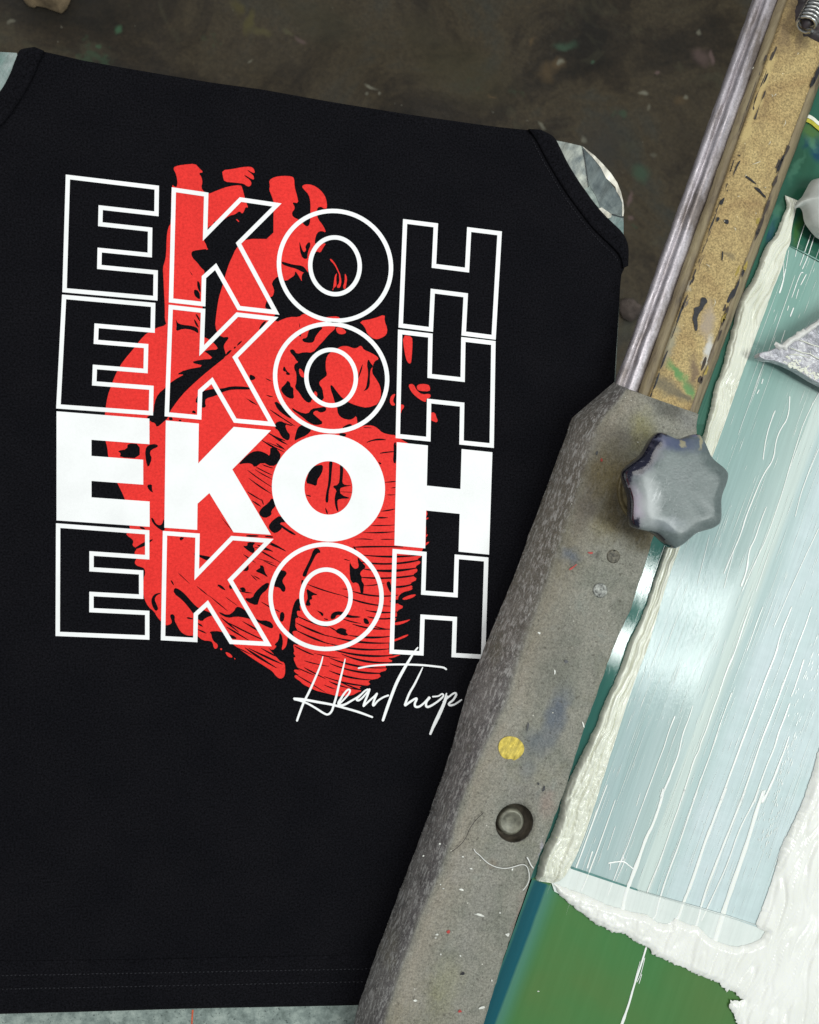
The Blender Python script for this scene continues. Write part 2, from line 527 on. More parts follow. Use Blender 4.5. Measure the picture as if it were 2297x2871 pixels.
def m_tan():
    m = Mat("tan_flocked_paint", rough=.7, spec=.35)
    a = m.noise(26, 5, .65, dist=.6)
    c = m.ramp(a, [(.25, (.30, .195, .085)), (.45, (.40, .285, .125)), (.62, (.46, .345, .155)), (.8, (.40, .31, .15))])
    g = m.ramp(m.noise(760, 4, .8, off=2.0), [(.36, .42), (.64, 1.50)])
    c = m.mix(.85, c, g, 'MULTIPLY')
    d = m.ramp(m.noise(34, 6, .7, off=12.0, co=m.coord(math.radians(20), (1.4, .5, 1))), [(.52, 0.0), (.64, 1.0)])
    c = m.mix(m.math('MULTIPLY', d, .5), c, (.17, .11, .055))
    wq = m.warp(110, .012)
    S = lambda x, y: (1500 + x * 797 / 1725, 700 + y * 797 / 1725)
    L = []
    def add(x, y, rx, ry, rot, col, a): q = S(x, y); L.append((q[0], q[1], rx * .462, ry * .462, rot, col, a))
    yl = (.56, .43, .19)
    for k_ in range(7): L.append((2165 - k_ * 13, 175 + k_ * 34, 13, 30, .36, yl, .7))
    add(820, 560, 45, 150, .35, (.34, .33, .24), .7); add(740, 650, 30, 60, .3, (.14, .22, .09), .7)
    add(860, 740, 30, 100, -.75, (.10, .27, .09), .9); add(940, 850, 36, 70, -.6, (.11, .28, .10), .9)
    add(800, 830, 110, 60, .5, (.13, .12, .09), .75); add(900, 900, 90, 30, .4, (.12, .11, .08), .8)
    add(960, 740, 45, 110, .1, (.15, .10, .07), .8); add(1020, 830, 40, 60, .3, (.17, .13, .09), .6)
    add(1050, 450, 50, 130, .1, (.38, .31, .25), .75); add(1060, 620, 34, 100, .25, (.62, .62, .60), .85)
    add(935, 210, 22, 40, .2, (.60, .58, .50), .6); add(920, 330, 10, 40, .3, (.10, .09, .10), .8)
    add(1180, 40, 40, 25, .2, (.16, .13, .08), .6); add(1010, 80, 6, 60, .3, (.09, .06, .05), .7)
    for (x, y) in ((2230, 20), (2255, 90), (2200, 100)): L.append((x, y, 26, 60, .3, (.12, .08, .05), .6))
    c = m.spots(c, L, .036, wq, .7)
    w = m.ramp(m.voro(150), [(.05, 1.0), (.08, 0.0)])
    k = m.ramp(m.noise(70, 2, .5, off=21.0), [(.54, 0.0), (.58, 1.0)])
    c = m.mix(m.math('MULTIPLY', w, k), c, (.8, .68, .42))
    m.color(c)
    m.bump(m.noise(420, 4, .7, off=2.0), .6, .0009)
    return m.m

def m_rail():
    m = Mat("scuffed_rail", rough=.36, spec=.6, metal=.45)
    co = m.coord(math.radians(19.5), (.6, .10, 1))
    a = m.noise(160, 6, .7, co=co)
    c = m.ramp(a, [(.28, (.36, .32, .34)), (.5, (.52, .48, .51)), (.72, (.68, .63, .67))])
    d = m.ramp(m.noise(45, 6, .7, off=5.0, co=m.coord(math.radians(19.5), (1, .3, 1))), [(.48, 0.0), (.62, 1.0)])
    c = m.mix(m.math('MULTIPLY', d, .75), c, (.15, .115, .09))
    gg = m.ramp(m.noise(700, 4, .8, off=3.3), [(.34, .6), (.66, 1.4)])
    c = m.mix(.6, c, gg, 'MULTIPLY')
    m.color(c)
    m.rough(m.ramp(m.noise(90, 4, .6, off=8.0), [(.3, .24), (.7, .6)]))
    m.bump(a, .3, .0008)
    m.bump(m.noise(60, 4, .6), .3, .0015)
    return m.m

def m_brown():
    m = Mat("dirty_glue_edge", rough=.55, spec=.5)
    co = m.coord(math.radians(19.5), (1, .2, 1))
    a = m.noise(120, 5, .7, co=co, dist=.6)
    c = m.ramp(a, [(.28, (.06, .045, .03)), (.42, (.19, .145, .085)), (.62, (.30, .24, .135)), (.8, (.40, .35, .24))])
    m.color(c)
    m.bump(a, .6, .001)
    m.bump(m.noise(500, 3, .6), .5, .0006)
    return m.m

def m_emulsion():
    m = Mat("green_emulsion", rough=.16, spec=.55)
    a = m.noise(7.5, 4, .5, dist=.4)
    c = m.ramp(a, [(.30, (.046, .178, .056)), (.5, (.062, .192, .056)), (.75, (.090, .180, .050))])
    # the stencil coat is bluer towards the top end of the frame
    sep = m.N.new("ShaderNodeSeparateXYZ"); m.L.new(m.tc.outputs["Object"], sep.inputs[0])
    t = m.math('ADD', m.math('MULTIPLY', sep.outputs[1], 2.6), .40)
    t2 = m.math('ADD', t, m.math('MULTIPLY', m.math('SUBTRACT', m.noise(22, 4, .6, off=2.0), .5), .5))
    r = m.ramp(t2, [(.0, 0.0), (.5, 1.0)])
    c = m.mix(r, c, (.026, .115, .075))
    wq = m.warp(60, .02)
    dg, bl, yg, lt = (.016, .065, .030), (.006, .05, .10), (.12, .20, .02), (.10, .26, .17)
    c = m.spots(c, [(2140,650,16,30,.4,bl,.9),(2163,648,22,40,.4,bl,.8),(2262,398,14,20,.2,bl,.8),(2300,420,30,34,.2,bl,.9),(2240,440,50,60,.3,dg,.6),(2215,560,30,70,.4,dg,.5),(2270,370,50,26,.4,yg,.5),
        (2262,500,30,60,.3,dg,.4),(2180,600,12,60,.35,lt,.4),(2240,640,20,50,.3,(.05,.13,.02),.7),(2235,470,8,60,.5,lt,.3),(2280,560,20,90,.3,dg,.6),(2285,400,30,10,.3,lt,.5)], .0124, wq, .8)
    # folded edge beside the bar: pale, dark blue and pale bands along the frame
    q0, q1 = P(1520, 2478, .0124), P(1352, 2925, .0124)
    td = (q0 - q1).normalized(); nn = Vector((td.y, -td.x, 0)); kk = FPX / (CAM.z - .0124)
    def dot(v, off):
        d = m.N.new("ShaderNodeVectorMath"); d.operation = 'DOT_PRODUCT'; d.inputs[1].default_value = v
        m.L.new(m.tc.outputs["Object"], d.inputs[0])
        return m.math('SUBTRACT', d.outputs["Value"], off)
    ub = m.math('ADD', m.math('MULTIPLY', dot(nn, q0.dot(nn)), kk / 200), .5)
    ub = m.math('ADD', ub, m.math('MULTIPLY', m.math('SUBTRACT', m.noise(40, 3, .5, off=5.0), .5), .03))
    sb = m.math('MULTIPLY', dot(td, q0.dot(td)), kk / 200)
    msk = m.ramp(sb, [(0.0, 1.0), (.03, 0.0)])
    band = m.ramp(ub, [(.0, (.045, .16, .12)), (.34, (.060, .22, .16)), (.40, (.004, .085, .11)), (.57, (.004, .095, .125)), (.61, (.075, .22, .15)), (.70, (.065, .21, .12)), (.86, (.055, .185, .058))])
    bm_ = m.ramp(ub, [(.66, 1.0), (.95, 0.0)])
    c = m.mix(m.math('MULTIPLY', msk, bm_), c, band)
    s = m.noise(230, 4, .6, co=m.coord(SROT - math.pi, (1, .04, 1)))
    c = m.mix(.25, c, m.ramp(s, [(.3, .90), (.7, 1.10)]), 'MULTIPLY')
    m.color(c)
    m.rough(m.ramp(s, [(.3, .16), (.75, .26)]))
    m.bump(s, .05, .0006)
    return m.m

def m_film(name, lo, hi, rough, streak=.3, mott=.0, spec=.5):
    m = Mat(name, rough=rough, spec=spec)
    co = m.coord(SROT - math.pi, (1, .035, 1))
    s = m.noise(420, 5, .65, co=co)
    s2 = m.noise(60, 3, .55, co=co, off=3.0)
    c = m.mix(m.ramp(s2, [(.3, 0.0), (.7, 1.0)]), lo, hi)
    c = m.mix(streak, c, m.ramp(s, [(.3, .72), (.72, 1.30)]), 'MULTIPLY')
    if mott:
        q = m.noise(75, 5, .6, co=m.coord(SROT - math.pi, (.45, 1.7, 1)), off=8.0)
        c = m.mix(mott, c, m.ramp(q, [(.32, .80), (.68, 1.20)]), 'MULTIPLY')
    m.color(c)
    m.rough(m.ramp(s, [(.3, rough * .75), (.75, rough * 1.35)]))
    m.bump(s, .16, .0006)
    return m.m

def m_ink(name="wet_white_ink", lo=(.69, .70, .59), hi=(.79, .795, .69)):
    m = Mat(name, rough=.22, base=(.80, .805, .72), spec=.5)
    a = m.noise(40, 3, .5)
    m.color(m.ramp(a, [(.3, lo), (.7, hi)]))
    m.b.inputs["Subsurface Weight"].default_value = .12
    m.b.inputs["Subsurface Radius"].default_value = (.002, .002, .0015)
    m.b.inputs["Subsurface Scale"].default_value = .5
    return m.m

def m_knob():
    m = Mat("worn_knob", rough=.5, spec=.65)
    a = m.noise(55, 6, .7, dist=.4)
    c = m.ramp(a, [(.3, (.078, .098, .098)), (.5, (.108, .136, .132)), (.72, (.165, .19, .186))])
    g = m.ramp(m.noise(700, 3, .7, off=3.0), [(.3, .8), (.7, 1.2)])
    c = m.mix(.8, c, g, 'MULTIPLY')
    def kp(x, y): return (1600 + x * 600 / 1725, 1100 + y * 600 / 1725)
    wq = m.warp(150, .010)
    def S(x, y, rx, ry, rot, soft=.45):
        q = kp(x, y); return m.spot(q[0], q[1], .0855, rx * .348, ry * .348, rot, wq, soft)
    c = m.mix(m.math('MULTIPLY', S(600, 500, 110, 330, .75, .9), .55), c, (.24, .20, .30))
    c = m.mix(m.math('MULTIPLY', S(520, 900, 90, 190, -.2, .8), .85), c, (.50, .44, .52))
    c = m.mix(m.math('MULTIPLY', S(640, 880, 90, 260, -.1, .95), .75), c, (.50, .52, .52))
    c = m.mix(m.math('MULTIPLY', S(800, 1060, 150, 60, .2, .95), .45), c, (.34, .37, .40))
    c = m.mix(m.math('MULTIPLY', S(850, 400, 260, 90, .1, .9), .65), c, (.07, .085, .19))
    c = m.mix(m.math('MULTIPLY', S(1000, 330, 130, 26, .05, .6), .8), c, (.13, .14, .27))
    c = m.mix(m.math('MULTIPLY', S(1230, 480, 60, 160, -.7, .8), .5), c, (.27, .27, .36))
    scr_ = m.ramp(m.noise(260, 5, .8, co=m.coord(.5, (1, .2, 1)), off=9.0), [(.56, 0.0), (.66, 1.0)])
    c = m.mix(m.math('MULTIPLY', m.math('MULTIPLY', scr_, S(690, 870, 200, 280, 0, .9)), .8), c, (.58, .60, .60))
    blk = None
    for q in ((570, 560, 74, 200, .80, .35), (475, 660, 66, 100, .3, .35), (690, 325, 140, 42, -.3, .45), (1180, 400, 14, 120, -.75, .6), (1310, 850, 8, 120, .1, .6), (1095, 320, 55, 26, .25, .4), (530, 1070, 50, 58, .5, .3), (1352, 650, 14, 60, .1, .5), (840, 1275, 30, 14, .2, .5), (700, 420, 60, 70, .9, .6), (840, 335, 120, 22, .1, .6), (1280,1050,10,26,.3,.5)):
        k = S(*q[:5], soft=q[5]); blk = k if blk is None else m.math('MAXIMUM', blk, k)
    chip = m.ramp(m.noise(330, 4, .7, off=14.0), [(.60, 1.0), (.66, .25)])
    blk = m.math('MULTIPLY', blk, chip)
    c = m.mix(blk, c, (.008, .008, .022))
    glue = m.math('MAXIMUM', S(1052, 400, 20, 70, .05, .5), S(920, 420, 28, 24, .3, .5))
    c = m.mix(m.math('MULTIPLY', glue, .8), c, (.36, .32, .19))
    m.color(c)
    m.rough(m.mix(blk, m.ramp(a, [(.3, .30), (.7, .50)]), .08))
    m.bump(m.noise(500, 3, .6), .22, .0004)
    m.bump(m.noise(45, 2, .5), .12, .0012)
    return m.m

def m_plain(name, col, rough=.5, spec=.5, metal=0.0, var=.25, sc=300, bump=.3):
    m = Mat(name, rough=rough, spec=spec, metal=metal)
    a = m.noise(sc, 4, .6)
    m.color(m.mix(1.0, col, m.ramp(a, [(.3, 1 - var), (.7, 1 + var)]), 'MULTIPLY'))
    m.bump(a, bump, .0006)
    return m.m

def m_scraper():
    m = Mat("smeared_scraper", rough=.3, spec=.6, metal=.25)
    a = m.noise(70, 5, .65, dist=1.5)
    c = m.ramp(a, [(.34, (.20, .21, .22)), (.5, (.42, .41, .45)), (.66, (.66, .65, .66))])
    m.color(c)
    m.bump(m.noise(170, 5, .65, dist=1.0), .6, .002)
    return m.m
# ------------------------------------------------------------------ artwork outlines (photograph px)
Z = 600 / 1725
WIN = {'A': (400, 430), 'B': (800, 430), 'C': (200, 850), 'D': (700, 850), 'E': (200, 1350),
       'F': (700, 1350), 'G': (800, 1750)}
def w(k, pts):
    ox, oy = WIN[k]
    return [(ox + x * Z, oy + y * Z) for x, y in pts]

HEART = (
  w('A', [(240,250),(250,262),(275,275),(282,225),(270,165),(247,122),(262,103),(330,90),(425,82),(450,112),(492,152),(452,157),(475,190),(483,235),(472,272),(490,305),(530,328),
          (600,298),(690,265),(790,253),(803,275),(822,350),(838,400),(852,438),(830,432),(822,455),(805,488),(780,462),(745,492),(700,500),
          (640,545),(600,555),(570,548),(575,575),(530,590),(500,650),(492,700),(512,735),(522,768),(470,775),(410,783),(390,800),(400,840),(440,880),(470,920),(505,952),
          (480,990),(478,1100),(488,1230),(470,1290),(462,1400)]) +
  w('C', [(1062,270),(1110,290),(1160,330),(1187,373),(1110,376),(1070,388),(1100,405),(1147,448),(1040,455),(958,477),(1082,507),(920,535),(845,575),(915,573),(860,600),(800,640),
          (760,680),(700,730),(670,800),(660,900),(630,905),(605,918),(640,957),(675,965),(690,1003),(740,960),(780,925),(790,880),(860,780),
          (930,700),(1050,590),(1160,500),(1250,430),(1240,390),(1228,350),(1237,325),(1278,270),(1210,275),(1168,225),(1160,150)]) +
  w('A', [(585,1400),(588,1350),(600,1250),(615,1160),(640,1080),(670,970),(700,880),(720,840),(750,770),(790,730),(832,688),(1055,690),
          (1055,480),(1060,400),(1040,340),(1020,290),(1027,260),(1018,218),(1060,190),(1130,180),(1200,183),(1222,200),(1225,270),(1245,340),(1258,402),
          (1203,392),(1225,425),(1225,450),(1203,475),(1210,510),(1250,530),(1285,545),(1300,575),(1330,592),(1350,565),(1352,500),(1355,400),(1340,330),(1300,290),(1283,265),
          (1310,247),(1370,252),(1430,290),(1470,340),(1485,390),(1487,445),(1460,445),(1440,428),(1410,435),(1402,480),(1415,530),(1450,575),(1465,600),(1480,638),
          (1440,622),(1405,640),(1390,690),(1388,730),(1430,730),(1482,722),(1455,760),(1433,802),(1405,785),(1360,830),(1330,890),(1337,975),(1310,960),
          (1290,965),(1280,1000),(1287,1038),(1255,980),(1230,945),(1225,985),(1190,1005),(1160,1028),(1115,1015),(1090,985),(1038,1042),(1055,1085),(1062,1108),(1050,1150),
          (1030,1158),(1000,1190),(985,1235),(1000,1255),(1050,1258),(1080,1290),(1040,1330),(1090,1360)]) +
  w('D', [(240,140),(320,110),(400,112),(430,84),(480,90),(555,128),(640,108),(715,105),(735,130),(690,190),(690,207),(640,250),(590,310),(540,360),(640,402),
          (700,370),(740,345),(790,345),(840,365),(868,360),(890,342),(908,350),(920,375),(980,400),(1030,430),(1042,452),(1010,465),(995,500),(985,560),(1020,610),(1050,660),(1062,720),
          (1050,790),(1010,830),(950,845),(870,828),(800,800),(750,768),(700,708),(668,662),(650,660),(655,700),(670,740),(690,810),(710,850),(712,895),(750,930),(810,942),(845,925),(862,898),(868,960),
          (900,992),(930,985),(990,985),(1030,1005),(1070,1045),(1130,1060),(1175,1063),(1225,1100),(1300,1140)]) +
  w('F', [(1440,250),(1418,300),(1425,400),(1418,520),(1395,545),(1380,590),(1392,600),(1345,630),(1388,652),(1330,690),(1362,720),(1310,755),(1357,790),(1290,820),(1322,860),(1230,895),
          (1200,925),(1195,965),(1190,985),(1250,1010),(1185,1045),(1190,1085),(1170,1135),(1140,1160),(1130,1200),(1145,1240),(1165,1280),(1120,1300),(1125,1340),(1120,1380),(1165,1402),(1110,1425),(1163,1448),(1090,1480),(1112,1522),
          (1040,1540),(1063,1582),(950,1605),(980,1642),(880,1650),(905,1690),(870,1700),(830,1725),(720,1735),(640,1712),(590,1700),(540,1688),(480,1660),(430,1635),(408,1610),(375,1590),(358,1570),
          (375,1558),(405,1565),(360,1535),(358,1515),(400,1520),(420,1535),(385,1505),(350,1420),(375,1415),(352,1385),(362,1370),(352,1325),(358,1310),(400,1325),
          (345,1225),(350,1205),(390,1205),(366,1165),(372,1150),(368,1110),(378,1097),(395,1105),(380,1058),(385,1040),(415,1048),(402,1010),(412,990),(400,938),(372,955),(348,1010),(332,1100),
          (318,1200),(305,1270),(298,1325),(268,1360),(258,1352),(270,1300),(262,1240),(240,1215),(236,1280),(195,1320),(222,1325),(185,1365),(140,1330),(228,1430),(250,1452),(280,1458),
          (288,1500),(285,1560),(265,1588),(235,1588),(205,1560),(185,1530)]) +
  w('E', [(1560,1490),(1450,1420),(1330,1332),(1250,1272),(1290,1265),(1275,1240),(1200,1205),(1110,1208),(1130,1232),(1133,1262),(1150,1292),(1178,1310),(1182,1335),(1165,1352),(1148,1340),
          (1142,1305),(1125,1285),(1060,1282),(1010,1238),(965,1245),(920,1238),(880,1210),(850,1155),(832,1120),(836,1085),(815,1066),(795,1078),(800,1100),(813,1130),(800,1152),(760,1162),
          (725,1130),(690,1090),(670,1050),(620,1010),(590,950),(580,900),(580,790),(597,740),(590,700),(560,688),(530,680),(508,655),(528,618),(505,578),(530,540),(490,515),
          (503,485),(490,462),(455,440),(440,420),(475,405),(468,350),(455,230),(430,132),(370,10)]) +
  w('C', [(370,1445),(320,1325),(298,1240),(290,1160),(270,1090),(265,1000),(270,900),(280,820),(295,740),(320,670),(350,590),(395,500),(440,440),(500,370),(560,290),(610,240),(680,200),(770,175)]) +
  w('A', [(178,1340),(180,1250),(172,1100),(168,1000),(163,920),(178,875),(190,820),(193,680),(205,600),(230,560),(230,330)]))

ISLANDS = [
  w('A', [(640,135),(730,125),(800,110),(870,105),(897,122),(906,157),(885,155),(845,130),(850,142),(893,175),(900,210),(882,208),(820,170),(822,182),(868,215),(880,245),(862,268),(836,262),(818,244),(750,235),(660,228),(648,190)]),
  w('B', [(360,850),(372,850),(405,890),(428,940),(448,985),(445,1040),(440,990),(418,940),(395,895),(362,862)]),
  w('B', [(418,960),(400,985),(393,1030),(385,1090),(400,1078),(415,1065),(410,1010)]),
  w('B', [(432,960),(455,1020),(445,1080),(422,1085),(415,1070),(438,1040)]),
  w('B', [(480,958),(500,1005),(492,1060),(485,1097),(463,1083),(480,1030)]),
  w('B', [(378,1100),(392,1078),(386,1104)]),
  w('D', [(880,145),(1000,125),(1092,88),(1086,140),(1112,205),(1104,255),(1060,282),(1010,293),(950,252),(930,190)]),
  w('D', [(695,197),(725,190),(762,208),(783,237),(750,252),(715,246),(700,225)]),
  w('D', [(1232,258),(1310,265),(1314,330),(1308,430),(1300,492),(1270,475),(1250,400)]),
  w('D', [(1278,657),(1320,648),(1345,700),(1390,737),(1455,728),(1462,757),(1420,775),(1425,797),(1395,790),(1340,752),(1300,710)]),
  w('D', [(1350,662),(1380,650),(1440,654),(1457,680),(1452,712),(1370,707),(1348,690)]),
  w('D', [(1455,882),(1495,880),(1508,925),(1518,945),(1510,962),(1478,950),(1455,940)]),
  w('D', [(1178,728),(1142,742),(1128,790),(1145,827),(1178,822),(1155,790),(1165,758)]),
  w('D', [(1215,813),(1247,822),(1242,848),(1227,860),(1221,888),(1213,883)]),
  w('D', [(400,525),(418,532),(442,570),(440,602),(415,592),(398,560)]),
  w('F', [(1422,292),(1448,290),(1425,312)]), w('F', [(1418,432),(1442,424),(1420,455)]), w('F', [(1413,525),(1457,483),(1420,492)]),
  w('F', [(1195,885),(1240,858),(1320,857),(1300,878),(1230,892)]),
  w('F', [(1225,945),(1290,915),(1348,908),(1320,935),(1250,957)]),
  w('F', [(1140,1150),(1170,1138),(1240,1125),(1305,1108),(1260,1138),(1190,1160)]),
  w('F', [(1160,1275),(1200,1262),(1248,1240),(1285,1232),(1265,1252),(1200,1278),(1160,1292)]),
  w('F', [(1100,1420),(1165,1402),(1230,1392),(1150,1425)]),
  w('E', [(1198,1350),(1208,1342),(1218,1352),(1208,1362)]),
  w('E', [(1238,1373),(1272,1382),(1300,1408),(1295,1422),(1262,1412)]),
  w('E', [(1312,1420),(1325,1428),(1318,1438)]),
  w('A', [(750,530),(765,530),(782,552),(770,550)]), w('A', [(500,758),(515,757),(530,772),(515,778)]),
  w('F', [(630,1668),(700,1672),(780,1690),(720,1698)]),
]

CUTS = [
  w('D', [(510,400),(440,393),(380,410),(355,370),(325,375),(328,398),(360,430),(375,460),(395,475),(362,490),(358,530),(377,560),(378,640),(362,680),(400,720),(430,770),(470,805),(500,795),(520,705),(548,722),(540,770),(580,790),(600,765),
          (595,740),(588,690),(562,655),(563,630),(600,603),(627,580),(613,530),(615,450),(640,403),(700,368),(640,320),(560,340)]),
  w('D', [(520,195),(575,188),(592,200),(560,230),(530,270),(520,310),(490,322),(430,312),(423,285),(462,280),(473,230),(490,205)]),
  w('D', [(395,235),(415,232),(415,270),(398,265)]), w('D', [(398,150),(408,190),(402,200)]),
  w('D', [(958,447),(975,480),(1000,510),(975,530),(970,600),(970,660),(950,700),(912,708),(937,690),(947,640),(957,560),(945,490)]),
  w('D', [(915,480),(905,540),(880,600),(870,620),(888,540)]),
  w('D', [(1040,455),(1000,475),(990,540),(1020,600),(1100,640),(1100,500)]),
  w('D', [(265,545),(278,500),(300,548),(332,570),(315,582),(290,572),(300,555)]),
  w('D', [(248,690),(290,650),(305,622),(328,640),(330,670),(356,685),(352,720),(360,772),(310,765),(268,728)]),
  w('D', [(340,840),(400,878),(470,893),(500,850),(560,842),(610,833),(622,858),(600,878),(565,882),(540,862),(505,885),(545,920),(600,967),(540,987),(480,965),(420,912),(345,862)]),
  w('D', [(800,800),(870,830),(950,845),(1040,810),(1060,900),(960,985),(870,990),(866,900),(810,942),(750,930),(712,895),(705,840),(740,800)]),
  w('D', [(720,1045),(782,1050),(772,1078),(728,1072)]), w('D', [(735,1008),(800,970),(832,980),(800,1012)]),
  w('D', [(0,572),(35,585),(52,605),(25,622),(0,618)]),
  w('D', [(205,965),(250,948),(290,968),(357,985),(330,990),(285,975),(300,1030),(328,1060),(320,1102),(298,1106),(258,1080),(230,1022),(205,1010)]),
  w('D', [(205,800),(215,792),(245,812),(310,870),(342,930),(318,925),(250,880),(215,840)]),
  w('D', [(375,1040),(390,1000),(425,978),(480,1000),(500,1025),(460,1065),(400,1090),(358,1112)]),
  w('C', [(1345,1302),(1390,1250),(1450,1200),(1512,1188),(1572,1210),(1602,1235),(1605,1148),(1690,1200),(1680,1280),(1620,1322),(1540,1280),(1478,1327),(1455,1292),(1400,1290)]),
  w('E', [(1508,262),(1530,217),(1590,172),(1620,125),(1655,190),(1610,238),(1618,270),(1557,300)]),
  w('F', [(148,360),(190,308),(250,270),(300,330),(238,330),(272,372),(210,422),(170,400)]),
  w('E', [(1410,430),(1510,432),(1508,446),(1412,447)]), w('E', [(1560,436),(1625,440),(1630,455),(1562,447)]),
  w('E', [(1420,488),(1490,490),(1460,520),(1482,547),(1470,582),(1430,562),(1378,518),(1420,520)]),
  w('E', [(1380,722),(1405,700),(1430,668),(1430,722)]), w('E', [(1480,722),(1532,690),(1518,672),(1552,682),(1560,732),(1592,777),(1540,745)]),
  w('E', [(1350,862),(1390,848),(1412,880),(1390,890)]), w('E', [(1600,815),(1582,870),(1530,910),(1512,960),(1500,1003),(1420,972),(1395,938),(1460,942),(1482,890),(1560,820)]),
  w('E', [(1170,828),(1212,835),(1252,882),(1208,866)]), w('E', [(1268,840),(1285,830),(1300,860),(1280,870)]),
  w('E', [(830,855),(870,868),(920,910),(980,980),(1025,1022),(1120,1055),(1145,1078),(1085,1098),(1050,1132),(1008,1100),(958,1030),(900,960),(823,900)]),
  w('E', [(728,903),(690,915),(670,950),(690,995),(703,1030),(680,1048),(655,1010),(642,960),(660,915),(700,897)]),
  w('E', [(870,448),(917,450),(880,483)]), w('E', [(973,580),(1030,590),(1100,602),(1132,612),(1100,642),(1040,612)]),
  w('E', [(640,290),(662,297),(680,340),(712,355),(735,340),(745,290),(758,380),(740,402),(690,370),(653,330)]),
  w('E', [(545,362),(580,366),(602,388),(565,385)]),
  w('E', [(1188,1048),(1260,1080),(1310,1050),(1330,1008),(1370,1015),(1430,1060),(1500,1120),(1592,1120),(1632,1160),(1622,1187),(1560,1165),(1480,1120),(1400,1098),(1330,1088),(1260,1102),(1200,1070)]),
  w('F', [(425,750),(450,700),(490,620),(515,545),(553,533),(577,575),(542,578),(510,640),(470,720),(457,767),(430,767)]),
  w('F', [(238,712),(290,720),(302,745),(272,780),(263,810),(292,850),(287,887),(265,892),(240,853),(193,850),(205,790)]),
  w('F', [(420,790),(440,800),(425,850),(415,820)]),
  w('F', [(805,638),(822,680),(850,707),(882,692),(872,640),(870,605),(905,650),(942,690),(900,722),(890,745),(905,770),(903,800),(925,832),(920,850),(918,905),(895,905),(885,835),(860,812),(830,822),(808,780)]),
  w('F', [(245,1060),(268,1048),(285,1075),(272,1132),(242,1128)]),
  w('F', [(455,858),(500,890),(557,915),(500,917),(507,950),(480,955),(497,1002),(448,1003),(460,960),(470,940)]),
  w('F', [(650,1098),(662,1062),(700,1045),(760,1050),(800,1078),(900,1088),(880,1100),(790,1100),(750,1078),(700,1075),(690,1105),(660,1112)]),
  w('F', [(535,1035),(600,1062),(588,1092),(565,1060)]), w('F', [(590,1100),(640,1110),(620,1120)]),
  w('F', [(690,1215),(705,1190),(740,1178),(785,1195),(775,1215),(800,1240),(760,1245)]),
  w('F', [(915,1100),(950,1105),(970,1150),(925,1150)]),
  w('F', [(78,1120),(120,1120),(182,1150),(192,1182),(165,1185),(110,1150)]),
  w('F', [(80,680),(112,675),(118,730),(150,775),(100,745),(40,722),(90,700)]),
  w('F', [(1100,815),(1130,800),(1145,850),(1140,905),(1115,860)]),
  w('D', [(492,1322),(540,1308),(592,1300),(590,1350),(570,1392),(547,1420),(541,1477),(500,1460),(450,1450),(478,1360)]),
  w('D', [(640,1270),(672,1270),(662,1360),(656,1450),(638,1520),(636,1600),(625,1610),(610,1602),(615,1540),(635,1450),(640,1350)]),
  w('D', [(728,1285),(757,1320),(752,1400),(747,1448),(770,1467),(838,1466),(742,1485),(727,1500),(735,1545),(825,1574),(720,1577),(705,1600),(718,1685),(700,1670),(683,1600),(690,1540),(703,1510),(665,1473),(717,1465),(728,1400)]),
  w('D', [(1160,1125),(1185,1120),(1185,1295),(1155,1285),(1162,1200)]), w('D', [(1035,1275),(1068,1292),(1050,1303)]),
  w('C', [(1000,790),(1015,750),(1055,708),(1140,690),(1220,688),(1290,668),(1420,673),(1492,690),(1430,697),(1300,695),(1230,712),(1160,748),(1085,768),(1078,800),(1088,837),(1048,847),(1050,790),(1008,806)]),
  w('C', [(970,885),(978,865),(995,865),(1010,890)]), w('C', [(785,920),(812,918),(822,942),(790,945)]), w('C', [(865,940),(885,938),(888,952),(868,952)]),
  w('C', [(370,1190),(450,1177),(455,1128),(552,1135),(552,1252),(385,1242),(402,1212)]),
  w('C', [(595,1180),(620,1142),(680,1133),(707,1155),(642,1182),(633,1215),(652,1250),(620,1332),(600,1270)]),
  w('C', [(608,1465),(652,1458),(650,1500),(662,1532),(625,1507)]),
  w('C', [(840,120),(852,150),(868,165),(905,175),(960,180),(1000,190),(1022,205),(1027,248),(980,215),(900,205),(843,228),(850,180)]),
  w('C', [(998,75),(1030,110),(1042,155),(1015,120)]), w('C', [(985,120),(1010,150),(1033,205),(1000,175)]),
  w('A', [(440,1018),(465,1050),(470,1132),(440,1082)]), w('A', [(415,1093),(457,1110),(467,1182),(430,1160),(413,1130)]), w('A', [(378,942),(408,988),(392,975)]),
  w('A', [(1263,698),(1280,760),(1300,800),(1320,780),(1310,748),(1342,708),(1357,735),(1330,800),(1330,852),(1290,847),(1268,790)]),
  w('A', [(1118,868),(1190,890),(1230,898),(1290,905),(1315,930),(1345,978),(1290,958),(1240,930),(1180,915),(1125,895)]),
  w('C', [(1545,150),(1580,140),(1525,212),(1510,205)]), w('C', [(1380,297),(1365,325),(1332,347),(1345,320)]), w('C', [(1325,348),(1328,360),(1308,370),(1312,352)]),
  w('C', [(1300,372),(1270,412),(1235,432),(1262,385)]), w('E', [(798,795),(815,800),(832,842),(812,825)]),
]
